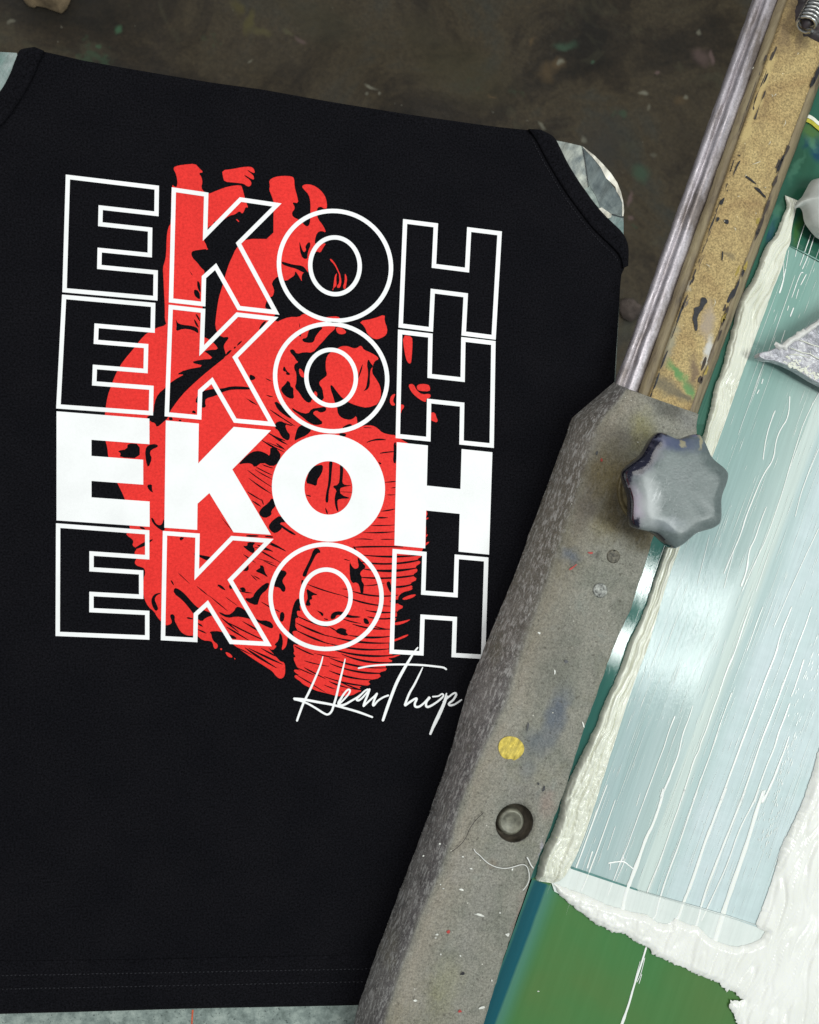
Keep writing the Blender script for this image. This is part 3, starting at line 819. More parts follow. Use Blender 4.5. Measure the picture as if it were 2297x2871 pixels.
# engraved hatching: (window, x0, y0, x1, y1, sag, width)
HATCH = [
 ('F',830,530,1240,528,-4,15),('F',840,522,860,600,-4,18),('F',845,465,1000,470,-4,8),('F',1055,466,1175,466,0,8),('F',915,412,1175,404,4,11),('F',980,355,1175,350,2,9),
 ('F',1030,292,1115,292,0,13),('F',1060,240,1180,220,2,11),('F',1105,107,1180,105,2,7),('F',1090,6,1185,-2,1,9),('F',1150,50,1185,46,0,5),
 ('F',890,590,1400,590,16,15),('F',900,650,1392,628,24,18),('F',915,705,1370,692,22,20),('F',900,772,1360,752,16,17),('F',915,840,1090,818,6,9),('F',1150,850,1330,822,10,18),
 ('F',465,828,745,918,6,11),('F',740,915,1150,1005,22,13),('F',830,885,1200,915,22,15),('F',1130,965,1260,950,10,30),('F',935,1038,1200,1050,12,14),('F',950,1090,1220,1085,20,15),('F',960,1150,1150,1195,8,8),
 ('F',385,1085,640,1175,10,13),('F',640,1170,720,1215,0,10),('F',790,1238,1160,1245,16,16),('F',375,1140,640,1250,6,15),('F',620,1240,1160,1300,24,15),
 ('F',368,1195,640,1310,6,15),('F',620,1300,1160,1345,30,15),('F',346,1262,560,1350,6,12),('F',600,1330,1170,1400,34,17),('F',360,1325,520,1400,4,13),('F',520,1385,730,1425,4,8),
 ('F',740,1390,1175,1455,30,16),('F',640,1420,1130,1500,30,15),('F',440,1445,640,1490,4,9),('F',650,1468,1090,1545,26,16),('F',360,1490,520,1560,2,10),('F',440,1500,612,1590,2,12),
 ('F',640,1525,1000,1600,18,15),('F',600,1572,960,1650,14,13),('F',380,1560,520,1640,2,10),('F',640,1612,800,1665,4,13),('F',600,1640,760,1700,2,11),('F',450,1600,620,1705,2,7),('F',800,1665,960,1680,4,12),
 ('F',700,1600,900,1680,6,11),('F',720,1095,900,1145,6,10),('F',830,1150,1130,1190,14,14),('F',750,866,840,868,2,9),('F',760,625,810,640,0,8),
 ('C',1600,858,1730,945,0,11),('C',1640,800,1730,890,0,26),('C',1585,1045,1725,1110,4,13),('C',1530,1100,1660,1180,2,12),('C',1580,1120,1725,1180,0,8),('D',160,1050,305,1140,4,14),('D',100,1105,280,1200,4,11),('D',215,1130,280,1178,0,14),('D',165,858,365,990,2,10),
 ('C',1490,1320,1620,1385,3,10),('C',1540,1300,1630,1330,3,10),('C',1420,1345,1622,1485,4,9),('C',1480,1340,1622,1420,3,8),('C',1430,1410,1612,1535,4,11),('C',1420,1520,1545,1595,2,11),('C',1455,1590,1530,1640,0,12),('C',1535,1580,1550,1625,0,10),
 ('C',1412,768,1500,822,0,8),('C',1570,608,1600,620,0,7),('C',1575,742,1610,755,0,7),
 ('E',1500,512,1625,565,0,18),('E',1520,558,1645,632,0,9),('E',1595,488,1730,562,0,16),('E',1388,588,1485,655,0,10),('E',1468,758,1525,790,0,8),('E',1550,640,1660,690,0,8),
 ('E',1278,852,1460,900,8,11),('E',860,735,955,825,0,6),('E',1010,843,1110,925,0,8),('E',1110,920,1262,1045,0,8),('E',1245,933,1340,1002,0,6),('E',500,548,655,468,2,26),('E',930,1098,982,1108,0,14),
 ('E',1205,1095,1350,1215,0,13),('E',1270,1140,1560,1282,4,13),('E',1380,1128,1560,1232,0,13),('E',1250,1172,1430,1280,0,13),('E',1220,1225,1330,1265,0,30),('E',1015,1140,1060,1170,0,13),('E',1015,1190,1090,1225,0,11),
 ('E',1400,1340,1655,1503,4,18),('E',1430,1345,1705,1475,2,15),('E',1530,1345,1660,1415,0,13),('E',1330,1335,1460,1400,0,8),('E',1180,850,1190,830,0,6),('E',1210,290,1300,400,0,6),('E',1530,970,1650,1040,0,10),
 ('F',240,345,370,430,4,22),('F',150,500,280,550,0,13),('F',100,560,290,680,0,7),('F',40,530,180,560,0,10),('F',60,620,200,660,0,6),('F',10,750,60,800,0,8),
 ('F',205,1030,245,1052,0,8),('D',945,1122,1100,1102,-12,15),('D',918,1000,985,1006,0,7),('D',1050,1210,1170,1196,-2,12),('D',730,1520,838,1525,0,5),('D',455,1545,495,1558,0,10),('D',612,1650,628,1700,0,13),
 ('D',1090,1445,1185,1435,0,9),('D',1140,1490,1185,1485,0,7),('D',130,608,180,630,0,7),('D',135,740,190,756,0,7),('D',0,790,60,820,0,8),
]
def sliver(k, x0, y0, x1, y1, sag, wd):
    a = np.array(w(k, [(x0, y0)])[0]); b = np.array(w(k, [(x1, y1)])[0])
    L = np.linalg.norm(b - a); d = (b - a) / L; nrm = np.array((-d[1], d[0]))
    if nrm[1] < 0: nrm = -nrm
    n = max(5, int(L / 9))
    top, bot = [], []
    for i in range(n + 1):
        t = i / n
        c = a + (b - a) * t + nrm * sag * Z * 4 * t * (1 - t)
        hw = wd * Z * .5 * (math.sin(math.pi * min(1, max(0, .04 + .92 * t))) ** .55) * (1 + .16 * math.sin(7 * t + x0))
        top.append(c + nrm * hw); bot.append(c - nrm * hw)
    return top + bot[::-1]

# letters: unit outlines inside a four-cornered cell
U_E = [(0,0),(1,0),(1,.237),(.376,.237),(.376,.385),(.932,.385),(.932,.615),(.376,.615),(.376,.766),(1,.766),(1,1),(0,1)]
U_K = [(0,0),(.314,0),(.312,.374),(.646,0),(1,0),(.634,.405),(1,1),(.649,1),(.419,.645),(.309,.754),(.308,1),(0,1)]
U_H = [(0,0),(.325,0),(.325,.39),(.678,.39),(.678,0),(1,0),(1,1),(.678,1),(.678,.632),(.325,.632),(.325,1),(0,1)]
def cell(q, u):
    tl, tr, br, bl = (np.array(c, float) for c in q)
    return [(tl * (1 - x) + tr * x) * (1 - y) + (bl * (1 - x) + br * x) * y for x, y in u]
def inset_quad(q, d):
    tl, tr, br, bl = (np.array(c, float) for c in q)
    ex = (tr - tl) / np.linalg.norm(tr - tl); ey = (bl - tl) / np.linalg.norm(bl - tl)
    return [tl + ex * d + ey * d, tr - ex * d + ey * d, br - ex * d - ey * d, bl + ex * d - ey * d]
def offset(poly, d):
    """mitred offset; positive d grows a polygon"""
    p = np.array(poly, float); n = len(p)
    A = sum(p[i][0] * p[(i + 1) % n][1] - p[(i + 1) % n][0] * p[i][1] for i in range(n))
    s = 1 if A > 0 else -1
    out = []
    for i in range(n):
        a, b, c = p[i - 1], p[i], p[(i + 1) % n]
        d1 = (b - a) / np.linalg.norm(b - a); d2 = (c - b) / np.linalg.norm(c - b)
        n1 = np.array((d1[1], -d1[0])) * s; n2 = np.array((d2[1], -d2[0])) * s
        m = n1 + n2; m = m / max(1e-6, np.linalg.norm(m))
        out.append(b + m * d / max(.30, m @ n1))
    return out
def ring(c, a, b, s, t, n=72):
    """ellipse whose across axis slopes by s and whose down axis leans by t"""
    r = []
    for k in range(n):
        q = 2 * math.pi * k / n
        x, y = a * math.cos(q), b * math.sin(q)
        r.append((c[0] + x + t * y, c[1] + y + s * x))
    return r
QE = [[(184.5,489),(446,520.4),(441.5,842.8),(174.8,818.8)], [(174,825.5),(436,849),(429,1164.8),(157.5,1145)],
      [(158.5,1153),(419,1173.5),(419.8,1477),(158.5,1459)], [(157,1467),(419,1486.7),(419,1794),(155.8,1783)]]
QK = [[(481.7,524.6),(783,569),(779,882),(473.4,847.4)], [(473,854),(774,888),(769,1195.5),(461.6,1167)],
      [(465,1178.7),(760,1206.5),(760,1499.4),(460.9,1479.5)], [(456.7,1488.4),(760,1510.5),(757,1812),(451,1795)]]
QH = [[(1130.4,613.7),(1407.5,648.5),(1390.3,952.4),(1117.6,918)], [(1116.3,923.7),(1390,956),(1385,1256),(1109.7,1228)],
      [(1112.9,1239.6),(1381,1268),(1371.6,1555),(1106.3,1529)], [(1101,1538.8),(1370,1563),(1361,1848),(1092.3,1832.8)]]
QO = [((939.5,745),163.2,159.6,.075,-.04), ((928.7,1058.5),163.3,156.5,.06,-.03), ((921.2,1368),158.6,150.5,.04,-.02), ((914.6,1673),161.7,152.7,.03,-.03)]
SW = 12.2   # stroke width of the outlined rows

SCRIPT = [  # hand-written line, window G zoom: (points, widths)
  ([(303,262),(285,330),(240,440),(195,540),(150,630),(115,720),(95,778)], [8,14,17,18,18,18,16]),
  ([(483,282),(465,360),(440,460),(415,570),(395,640),(375,700),(345,728),(310,718),(250,680),(180,640),(120,618),(75,606)], [8,14,17,18,18,17,16,16,16,16,14,16]),
  ([(72,600),(150,608),(260,628),(380,650),(500,682),(600,712),(702,750)], [16,20,20,18,18,18,14]),
  ([(440,640),(470,610),(510,565),(522,535),(505,528),(475,560),(450,600),(430,635),(440,655),(480,648),(530,620),(580,590),(620,560)], [14,14,15,15,14,16,18,20,20,18,16,14,14]),
  ([(665,525),(640,540),(600,580),(575,605),(590,615),(620,595),(660,550),(680,525),(665,570),(640,630),(632,658)], [13,14,15,17,17,15,15,15,17,18,18]),
  ([(632,660),(670,625),(720,580),(740,560),(722,600),(708,645),(715,655),(745,620),(790,590),(830,575)], [17,15,14,15,17,17,16,15,14,15]),
  ([(1068,190),(1040,225),(1000,290),(950,375),(900,470),(860,570),(820,680),(788,775)], [12,14,20,24,24,24,24,20]),
  ([(592,355),(680,338),(800,328),(950,325),(1100,330),(1220,342),(1275,350),(1298,364)], [14,14,14,15,16,15,15,14]),
  ([(1108,350),(1075,420),(1040,490),(1000,560),(965,650)], [8,15,17,18,18]),
  ([(968,655),(1010,625),(1050,600),(1060,605),(1045,640),(1050,665),(1080,665),(1120,635),(1160,590)], [18,18,16,17,18,18,17,15,15]),
  ([(1165,595),(1140,625),(1135,655),(1150,668),(1190,650),(1240,615),(1275,580),(1265,562),(1235,580),(1190,585)], [16,17,18,18,16,16,14,12,12,12]),
  ([(1300,560),(1275,640),(1240,720),(1205,800),(1170,885)], [12,16,20,24,18]),
  ([(1308,580),(1280,660),(1245,740),(1215,800),(1190,850)], [10,11,12,12,8]),
  ([(1275,625),(1320,585),(1365,555),(1378,570),(1355,610),(1320,640),(1330,655),(1370,645),(1420,610)], [12,14,15,18,17,16,17,16,12]),
]
def ribbon(pts, wd, cap=8):
    """convex pieces of a brush stroke"""
    out = []
    pts = [np.array(p, float) for p in pts]
    n = len(pts)
    # subdivide with Catmull-Rom for a smooth hand
    P2, W2 = [], []
    for i in range(n - 1):
        p0, p1, p2, p3 = pts[max(0, i - 1)], pts[i], pts[i + 1], pts[min(n - 1, i + 2)]
        for k in range(4):
            t = k / 4
            P2.append(.5 * ((2 * p1) + (p2 - p0) * t + (2 * p0 - 5 * p1 + 4 * p2 - p3) * t * t + (3 * p1 - p0 - 3 * p2 + p3) * t ** 3))
            W2.append(wd[i] * (1 - t) + wd[i + 1] * t)
    P2.append(pts[-1]); W2.append(wd[-1])
    for i in range(len(P2) - 1):
        a, b = P2[i], P2[i + 1]
        d = b - a; L = np.linalg.norm(d)
        if L < 1e-3: continue
        m = np.array((-d[1], d[0])) / L
        out.append([a + m * W2[i] / 2, b + m * W2[i + 1] / 2, b - m * W2[i + 1] / 2, a - m * W2[i] / 2])
    for p, ww in zip(P2, W2):
        out.append([p + ww / 2 * np.array((math.cos(2 * math.pi * k / cap), math.sin(2 * math.pi * k / cap))) for k in range(cap)])
    return out
# ------------------------------------------------------------------ floor
FZ = -0.75
mf = m_floor()
gx = np.linspace(-2.5, 3.0, 56); gy = np.linspace(-2.8, 2.8, 56)
V = [(x, y, FZ + .006 * fbm(x, y, 2.2)) for y in gy for x in gx]
F = [(j * 56 + i, j * 56 + i + 1, (j + 1) * 56 + i + 1, (j + 1) * 56 + i) for j in range(55) for i in range(55)]
floor = mesh_obj("floor", V, F, mf, kind='structure')
# crumpled rag and broken lump lying on the floor
def lump(name, poly, z0, h, mat, seed, **kw):
    poly = np.asarray(poly, float)
    def hf(V, d):
        k = np.minimum(1, d / 9.0) ** .5
        r = np.array([fbm(x, y, .06, seed) for x, y in V])
        return z_off + h * k * (1 + .45 * r)
    z_off = 0.0
    return puddle(name, poly, z0, hf, mat, None, step=3.0, **kw)
m_lump = m_plain("crumbly_foam", (.33, .24, .14), .8, var=.5, sc=45, bump=.6)
m_rag = m_plain("grey_rag", (.085, .065, .055), .9, var=.5, sc=35, bump=.6)
lump("foam_lump", [(55,-30),(68,4),(80,17),(98,21),(102,16),(125,20),(160,33),(173,37),(187,24),(196,4),(205,-30)], FZ+.004, .035, m_lump, 3.0,
     label="broken tan foam lump with a pale face on the dark floor at the top left", cat="foam")
lump("crumpled_rag", [(1738,845),(1752,836),(1775,838),(1785,850),(1800,858),(1796,880),(1782,895),(1768,902),(1748,893),(1738,870)], FZ+.004, .012, m_rag, 8.0,
     label="small crumpled grey rag on the dark floor between the shirt and the frame", cat="rag")

# ------------------------------------------------------------------ printing board (platen)
m_pl = m_platen()
plat = [(-90,128),(0,143),(49,149),(400,205),(900,290),(1300,355),(1480,375),(1552,389),(1594,399),(1631,407),(1640,413),(1668,440),(1694,476),(1716,514),(1732,548),(1743,582),(1749,620),
        (1750,660),(1747,720),(1741,800),(1736,900),(1728,1060),(1716,1250),(1704,1500),(1690,2000),(1672,2600),(1660,3050),(-90,3050)]
PZ = -.0016
c0 = P(900, 1500, -.012)
platen = thing("printing_board", "grey taped printing board with a rounded shoulder under the black shirt", "printing board", (c0.x, c0.y, -.013))
slab("board_top", plat, PZ, .011, m_pl, platen, bevel=.0012)
m_t1 = m_tape("pale_tape", (.13, .16, .17), (.50, .52, .45), .22, 50)
m_t2 = m_tape("dark_tape", (.035, .05, .06), (.20, .23, .22), .2, 40)
m_t3 = m_tape("white_rim", (.50, .47, .38), (.86, .83, .74), .45, 70)
m_t4 = m_tape("teal_stain_tape", (.05, .15, .13), (.28, .33, .32), .35, 60)
def T(ox, oy, s, pts): return [(ox + x * s, oy + y * s) for x, y in pts]
S6 = 300 / 1725
sheet("masking_tape", [T(1500,350,S6,[(330,255),(480,275),(740,335),(775,400),(810,560),(835,760),(870,990),(700,1100),(400,700)])], PZ+.0003, m_t1, platen, label="pale wrinkled masking tape")
sheet("masking_tape", [T(1500,350,S6,[(790,390),(860,440),(960,570),(1080,720),(1180,900),(1290,1020),(1340,1110),(1420,1250),(1425,1460),(1240,1430),(1060,1340),(990,1150),(900,1010),(862,900),(835,700)])], PZ+.0003, m_t2, platen, label="dark grey tape")
sheet("board_rim", [T(1500,350,S6,[(770,345),(830,390),(960,490),(1090,620),(1230,780),(1330,930),(1390,1080),(1425,1230),(1440,1380),(1428,1470),(1408,1470),(1410,1260),(1370,1150),(1320,1080),(1300,1000),(1220,920),(1150,860),(1060,680),(940,530),(820,410)])], PZ+.0006, m_t3, platen, label="worn white rim")
sheet("masking_tape", [T(1500,350,S6,[(1020,1350),(1080,1330),(1240,1440),(1230,1490),(1180,1505),(1080,1430)])], PZ+.0006, m_t3, platen, label="cream tape scrap")
sheet("masking_tape", [T(1500,350,S6,[(1240,1440),(1430,1480),(1432,1790),(1300,1700),(1180,1560)])], PZ+.0003, m_t4, platen)
sheet("tape_seam", [T(1500,350,S6,[(762,350),(785,400),(812,560),(838,760),(872,1000),(862,1005),(828,760),(800,560),(770,400)])], PZ+.0009, m_plain("black_seam", (.02, .025, .03), .5), platen)
sheet("tape_seam", [T(1500,350,S6,[(1240,1430),(1430,1482),(1430,1500),(1240,1450)])], PZ+.0009, bpy.data.materials["black_seam"], platen)
sheet("masking_tape", [T(0,0,S6,[(-300,780),(0,835),(270,850),(280,900),(230,1000),(180,1150),(120,1320),(0,1480),(-300,1700)])], PZ+.0003, m_t4, platen, label="grey tape with a teal stain")
sheet("marker_line", [[(538,2832),(543,2832),(540,2872),(541,2920),(537,2920),(536,2872)]], PZ+.0003, m_plain("orange_marker", (.55, .10, .04), .6), platen)

# ------------------------------------------------------------------ shirt
m_fab = m_fabric()
shirt = thing("tank_top", "black sleeveless top with red heart and four rows of white letters", "shirt", (c0.x, c0.y, 0))
outer = [(-80,330),(-70,300),(-30,278),(0,257),(17,230),(31,200),(42,170),(52,144),(61,137),(78,131),(97,132),(122,141),(150,147),(233,166),(350,187),(467,207),(600,229),(733,247),(933,283),(1150,318),(1316,342),
         (1400,353),(1476,361),(1500,360),(1522,363),(1549,380),(1561,393),(1575,421),(1592,456),(1615,494),(1648,543),(1674,578),(1717,623),(1743,647),(1757,670),(1763,698),(1762,722),(1759,737),(1745,769),(1742,800),(1740,839),
         (1736,900),(1731,977),(1726,1065),(1714,1250),(1702,1500),(1688,2000),(1668,2600),(1660,2800),(1400,2808),(1007,2820),(800,2824),(533,2829),(250,2838),(0,2844),(-80,2848)]
base = np.array([np.array(p) for p in outer])
def resample(p, step):
    out = []
    n = len(p)
    for i in range(n):
        a, b = p[i], p[(i + 1) % n]
        k = max(1, int(np.linalg.norm(b - a) / step))
        out += [a + (b - a) * j / k for j in range(k)]
    return np.array(out)
rim = resample(base, 26)
def wrinkle(x, y):
    h = .00030 * fbm(x, y, .0045, 2.0) + .00016 * fbm(x, y, .018, 5.0)
    return h
gx, gy = np.meshgrid(np.arange(-76, 1760, 22), np.arange(130, 2840, 22))
G = np.stack([gx.ravel(), gy.ravel()], 1).astype(float) + rng.uniform(-5, 5, (gx.size, 2))
G = G[inside(G, rim)]; dG = edge_dist(G, rim); G = G[dG > 9]
Vp, Tp = region([rim], lambda c: inside(c, rim), G)
dV = edge_dist(Vp, rim)
V3 = []
for (x, y), d in zip(Vp, dV):
    p = P(x, y, 0)
    roll = -.0016 * max(0.0, 1 - d / 12.0) ** 2
    V3.append(Vector((p.x, p.y, roll - .00046 * min(1, d / 12) * 0)))
F3 = up(V3, Tp)
# skirt hanging round the board's edge
cen = sum((v for v in V3), Vector()) / len(V3)
n0 = len(V3)
ringv = [P(x, y, 0) for x, y in rim]
nr = len(ringv)
for lev, (dz, pull) in enumerate(((-.0016, 0), (-.0050, -.0004), (-.016, .0006))):
    for i, v in enumerate(ringv):
        t = (ringv[(i + 1) % nr] - ringv[i - 1]).normalized()
        nn = Vector((-t.y, t.x, 0))
        if nn.dot(cen - v) < 0: nn = -nn
        V3.append(Vector((v.x, v.y, dz)) + nn * pull)
for lev in range(2):
    for i in range(nr):
        j = (i + 1) % nr
        a = n0 + lev * nr
        F3.append((a + i, a + j, a + nr + j, a + nr + i))
body = mesh_obj("shirt_body", V3, F3, m_fab, shirt)
# binding strips round the armholes, a little proud of the body with a sewn groove
def strip(name, outer_e, inner_e, z_lo, z_hi, mat, parent, prof=((0, 0), (.08, .75), (.25, 1), (.80, 1), (.96, .9), (1.0, 0)), wob=0):
    n = 60
    def rs(e):
        e = chaikin(e, 2, closed=False)
        L = np.r_[0, np.cumsum(np.linalg.norm(np.diff(e, axis=0), axis=1))]
        t = np.linspace(0, L[-1], n)
        return np.stack([np.interp(t, L, e[:, 0]), np.interp(t, L, e[:, 1])], 1)
    A, B = rs(outer_e), rs(inner_e)
    V, F = [], []
    m = len(prof)
    for i in range(n):
        for (s, h) in prof:
            q = A[i] * (1 - s) + B[i] * s
            z = z_lo + (z_hi - z_lo) * h + wob * fbm(q[0], q[1], .03, 3)
            V.append(P(q[0], q[1], z))
    for i in range(n - 1):
        for k in range(m - 1):
            F.append((i * m + k, i * m + k + 1, (i + 1) * m + k + 1, (i + 1) * m + k))
    o = mesh_obj(name, V, F, mat, parent)
    fix_normals(o)
    return o
bnd = strip("armhole_binding", [(1516,363),(1549,378),(1561,392),(1575,421),(1592,456),(1615,494),(1648,543),(1674,578),(1717,623),(1744,647),(1758,672),(1764,698),(1762,745)],
      [(1481,361),(1500,385),(1526,437),(1552,482),(1583,534),(1622,587),(1657,635),(1700,677),(1731,706),(1743,725),(1748,752)], -.0016, .0021, m_fab, shirt, wob=.00015)
strip("armhole_binding", [(97,131),(61,136),(52,143),(42,169),(31,199),(17,229),(0,256),(-30,280),(-70,302)], [(124,142),(111,174),(97,209),(77,249),(52,289),(26,327),(0,355),(-30,385),(-70,410)], -.0016, .0021, m_fab, shirt, wob=.00015)
# hem: turned-up band with two rows of stitching
hem = strip("hem", [(-80,2690),(0,2696),(200,2693),(400,2690),(700,2684),(1033,2678),(1655,2668)], [(-80,2847),(0,2843),(250,2837),(533,2828),(800,2823),(1007,2819),(1658,2799)], -.0014, .0012, m_fab, shirt,
      prof=((0, .70), (.06, .95), (.25, 1.0), (.9, .95), (.97, .8), (1.0, 0)))
m_thr = m_plain("black_thread", (.030, .030, .035), .9, spec=.05, var=.2)
def stitches(name, line, gap, L, r, z, par):
    e = chaikin(line, 2, closed=False)
    s = np.r_[0, np.cumsum(np.linalg.norm(np.diff(e, axis=0), axis=1))]
    V, F = [], []
    t = 0.0
    while t < s[-1] - L:
        a = np.array((np.interp(t, s, e[:, 0]), np.interp(t, s, e[:, 1]))); b = np.array((np.interp(t + L, s, e[:, 0]), np.interp(t + L, s, e[:, 1])))
        a += rng.uniform(-.8, .8, 2); b += rng.uniform(-.8, .8, 2)
        pa, pb = P(a[0], a[1], z), P(b[0], b[1], z)
        d = (pb - pa).normalized(); m = Vector((-d.y, d.x, 0)) * r
        mid = (pa + pb) / 2 + Vector((0, 0, r * 1.2))
        k = len(V)
        V += [pa, mid + m, pb, mid - m, mid + Vector((0, 0, r))]
        F += [(k, k + 1, k + 4), (k + 1, k + 2, k + 4), (k + 2, k + 3, k + 4), (k + 3, k, k + 4)]
        t += L + gap
    o = mesh_obj(name, V, F, m_thr, par)
    fix_normals(o)
stitches("hem_stitching", [(-80,2736),(0,2735),(400,2728),(1033,2716),(1650,2705)], 4, 8, .00042, .0012, hem)
stitches("hem_stitching", [(-80,2774),(0,2773),(400,2765),(1027,2752),(1650,2740)], 4, 8, .00042, .0012, hem)
stitches("binding_stitching", [(1492,390),(1518,443),(1544,488),(1574,540),(1613,594),(1648,642),(1691,686),(1722,716),(1735,735)], 3, 6, .0003, .0002, bnd)

# print
m_red = m_ink_print("red_print_ink", (.93, .036, .028), (.62, .018, .014), .2)
m_wht = m_ink_print("white_print_ink", (.97, .97, .965), (.93, .93, .925), .3)
heart = chaikin(HEART, 1)
isl = [chaikin(p, 1) for p in ISLANDS]
cuts = [chaikin(p, 1) for p in CUTS] + [np.array(sliver(*h)) for h in HATCH]
# keep the red film solid where the bean-shaped island lies inside a cut
def red_test(c):
    k = inside(c, heart)
    for p in cuts: k &= ~inside(c, p)
    for p in isl: k |= inside(c, p)
    return k
Vr, Tr = region([heart] + isl + cuts, red_test)
V3 = [P(x, y, .00018) for x, y in Vr]
prn = mesh_obj("heart_print", V3, up(V3, Tr), m_red, shirt, smooth=False)
prn['label'] = "red engraved anatomical heart print"
ZW = .00040
for row in range(4):
    for nm, Q, U in (("letter_e", QE[row], U_E), ("letter_k", QK[row], U_K), ("letter_h", QH[row], U_H)):
        if row == 2:
            sheet(nm, [cell(Q, U)], ZW, m_wht, shirt, label="solid white letter")
        else:
            p = cell(inset_quad(Q, SW / 2), U)
            sheet(nm, [offset(p, SW / 2)], ZW, m_wht, shirt, cuts=[offset(p, -SW / 2)], label="outlined white letter")
    c, a, b, s, t = QO[row]
    if row == 2:
        sheet("letter_o", [ring(c, a, b, s, t)], ZW, m_wht, shirt, cuts=[ring(c, a * .425, b * .498, s, t)], label="solid white letter")
    else:
        o1, o2 = ring(c, a, b, s, t), ring(c, a - SW, b - SW, s, t)
        i1, i2 = ring(c, a * .425 + SW / 2, b * .498 + SW / 2, s, t), ring(c, a * .425 - SW / 2, b * .498 - SW / 2, s, t)
        def test(cc, o1=o1, o2=o2, i1=i1, i2=i2):
            return (inside(cc, o1) & ~inside(cc, o2)) | (inside(cc, i1) & ~inside(cc, i2))
        V, T2 = region([o1, o2, i1, i2], test)
        V3 = [P(x, y, ZW) for x, y in V]
        mesh_obj("letter_o", V3, up(V3, T2), m_wht, shirt, smooth=False, label="outlined white letter")
pieces = []
for pts, wd in SCRIPT:
    for q in ribbon(pts, wd): pieces.append([(WIN['G'][0] + x * Z, WIN['G'][1] + y * Z) for x, y in q])
sheet("handwritten_words", pieces, ZW + .00015, m_wht, shirt, label="white handwritten line reading HearThop")
# ------------------------------------------------------------------ screen frame
def lerp(a, b, t): return (a[0] + (b[0] - a[0]) * t, a[1] + (b[1] - a[1]) * t)
def rails(name, lines, n, mats, parent, jit=.0004, scale=60, slots=None, **kw):
    """long bar lofted from rail lines [(p_start, p_end, z)], one quad strip per neighbouring pair"""
    V, F, MI = [], [], []
    m = len(lines)
    for i in range(n + 1):
        t = i / n
        for k, (a, b, z) in enumerate(lines):
            q = lerp(a, b, t)
            p = P(q[0], q[1], z)
            V.append(p + Vector((fbm(p.x, p.y, scale, k), fbm(p.x, p.y, scale, k + 9), .6 * fbm(p.x, p.y, scale, k + 5))) * jit)
    for i in range(n):
        for k in range(m):
            k2 = (k + 1) % m
            F.append((i * m + k, i * m + k2, (i + 1) * m + k2, (i + 1) * m + k)); MI.append(slots[k] if slots else 0)
    F.append(tuple(range(m))); MI.append(0)
    F.append(tuple(n * m + k for k in range(m))[::-1]); MI.append(0)
    o = mesh_obj(name, V, F, mats, parent, **kw)
    for p, mi in zip(o.data.polygons, MI): p.material_index = mi
    fix_normals(o)
    return o
SZ = .012            # height of the stretched mesh
cF = P(2000, 900, .012)
frame = thing("screen_frame", "long tan screen frame bar with a scuffed mauve metal side rail", "screen frame", (cF.x, cF.y, .012))
m_tn, m_rl, m_br = m_tan(), m_rail(), m_brown()
# side rail: metal strip with a rounded ridge
rails("side_rail", [((1690,1180),(2130,-60),.009), ((1681,1195),(2138,-75),.0125), ((1688,1195),(2146,-75),.0235), ((1704,1195),(2160,-75),.0238), ((1711,1195),(2166,-75),.0222), ((1719,1195),(2173,-75),.0280), ((1730,1195),(2181,-75),.0305), ((1745,1195),(2189,-75),.0292),
                    ((1754,1195),(2206,-75),.0285), ((1775,1195),(2215,-75),.010)], 60, [m_rl], frame, jit=.0007, scale=75)
rails("glue_strip", [((1758,1195),(2206,-75),.014), ((1756,1195),(2208,-75),.0300), ((1772,1195),(2220,-75),.0322), ((1796,1195),(2236,-75),.0342), ((1806,1195),(2246,-75),.014)], 60, [m_br], frame, jit=.0005, scale=90)
rails("frame_bar", [((1798,1195),(2234,-75),.014), ((1790,1195),(2234,-75),.0350), ((1800,1195),(2244,-75),.0362), ((1860,1195),(2320,-75),.0366), ((1905,1195),(2376,-75),.0362), ((1918,1195),(2390,-75),.0350), ((1920,1195),(2394,-75),.013)],
      60, [m_tn], frame, jit=.0004, scale=80)
rails("inner_edge", [((1925,1195),(2385,-75),.013), ((1915,1195),(2390,-75),.0352), ((1928,1195),(2400,-75),.0345), ((1940,1195),(2410,-75),.0310), ((1944,1195),(2416,-75),.0135)], 60, [m_br], frame, jit=.0006, scale=110)
TZ = .0372
m_blk = m_plain("black_mark", (.018, .018, .022), .4)
m_slv = m_plain("silver_smear", (.42, .42, .44), .35, metal=.2, var=.4, sc=150)
m_grn = m_plain("green_smear", (.10, .23, .09), .6, var=.5, sc=220)
m_lint = m_plain("pale_lint", (.72, .68, .55), .7, var=.1)
S3 = 797 / 1725
def marks(name, polys, z, mat, parent, n=1, **kw): return sheet(name, [chaikin(p, n) for p in polys], z, mat, parent, **kw)
marks("paint_mark", [T(1500,700,S3,[(1008,290),(1035,288),(1052,315),(1030,335),(1018,365),(1000,380),(985,420),(990,450),(988,490),(972,495),(965,440),(955,420),(968,380),(965,350),(1000,345),(1005,320)])], TZ, m_blk, frame, label="black paint mark")
S7 = 300 / 1725
for pts in ([(520,680),(575,675),(720,800),(715,815),(650,775)], [(670,850),(760,870),(820,960),(870,1000),(870,1050),(790,960),(720,910)], [(330,700),(350,610),(420,450),(470,425),(425,500),(360,640)], [(115,1100),(195,1020),(205,1040),(165,1150),(120,1130)],
            [(65,1430),(75,1340),(125,1345),(115,1390)], [(185,1380),(275,1380),(265,1460),(215,1445)], [(235,910),(262,895),(245,940)], [(150,2040),(165,1880),(185,1900),(172,2050)], [(400,330),(460,340),(452,365)]):
    marks("paint_mark", [T(1997,375,S7,pts)], TZ, m_blk, frame)
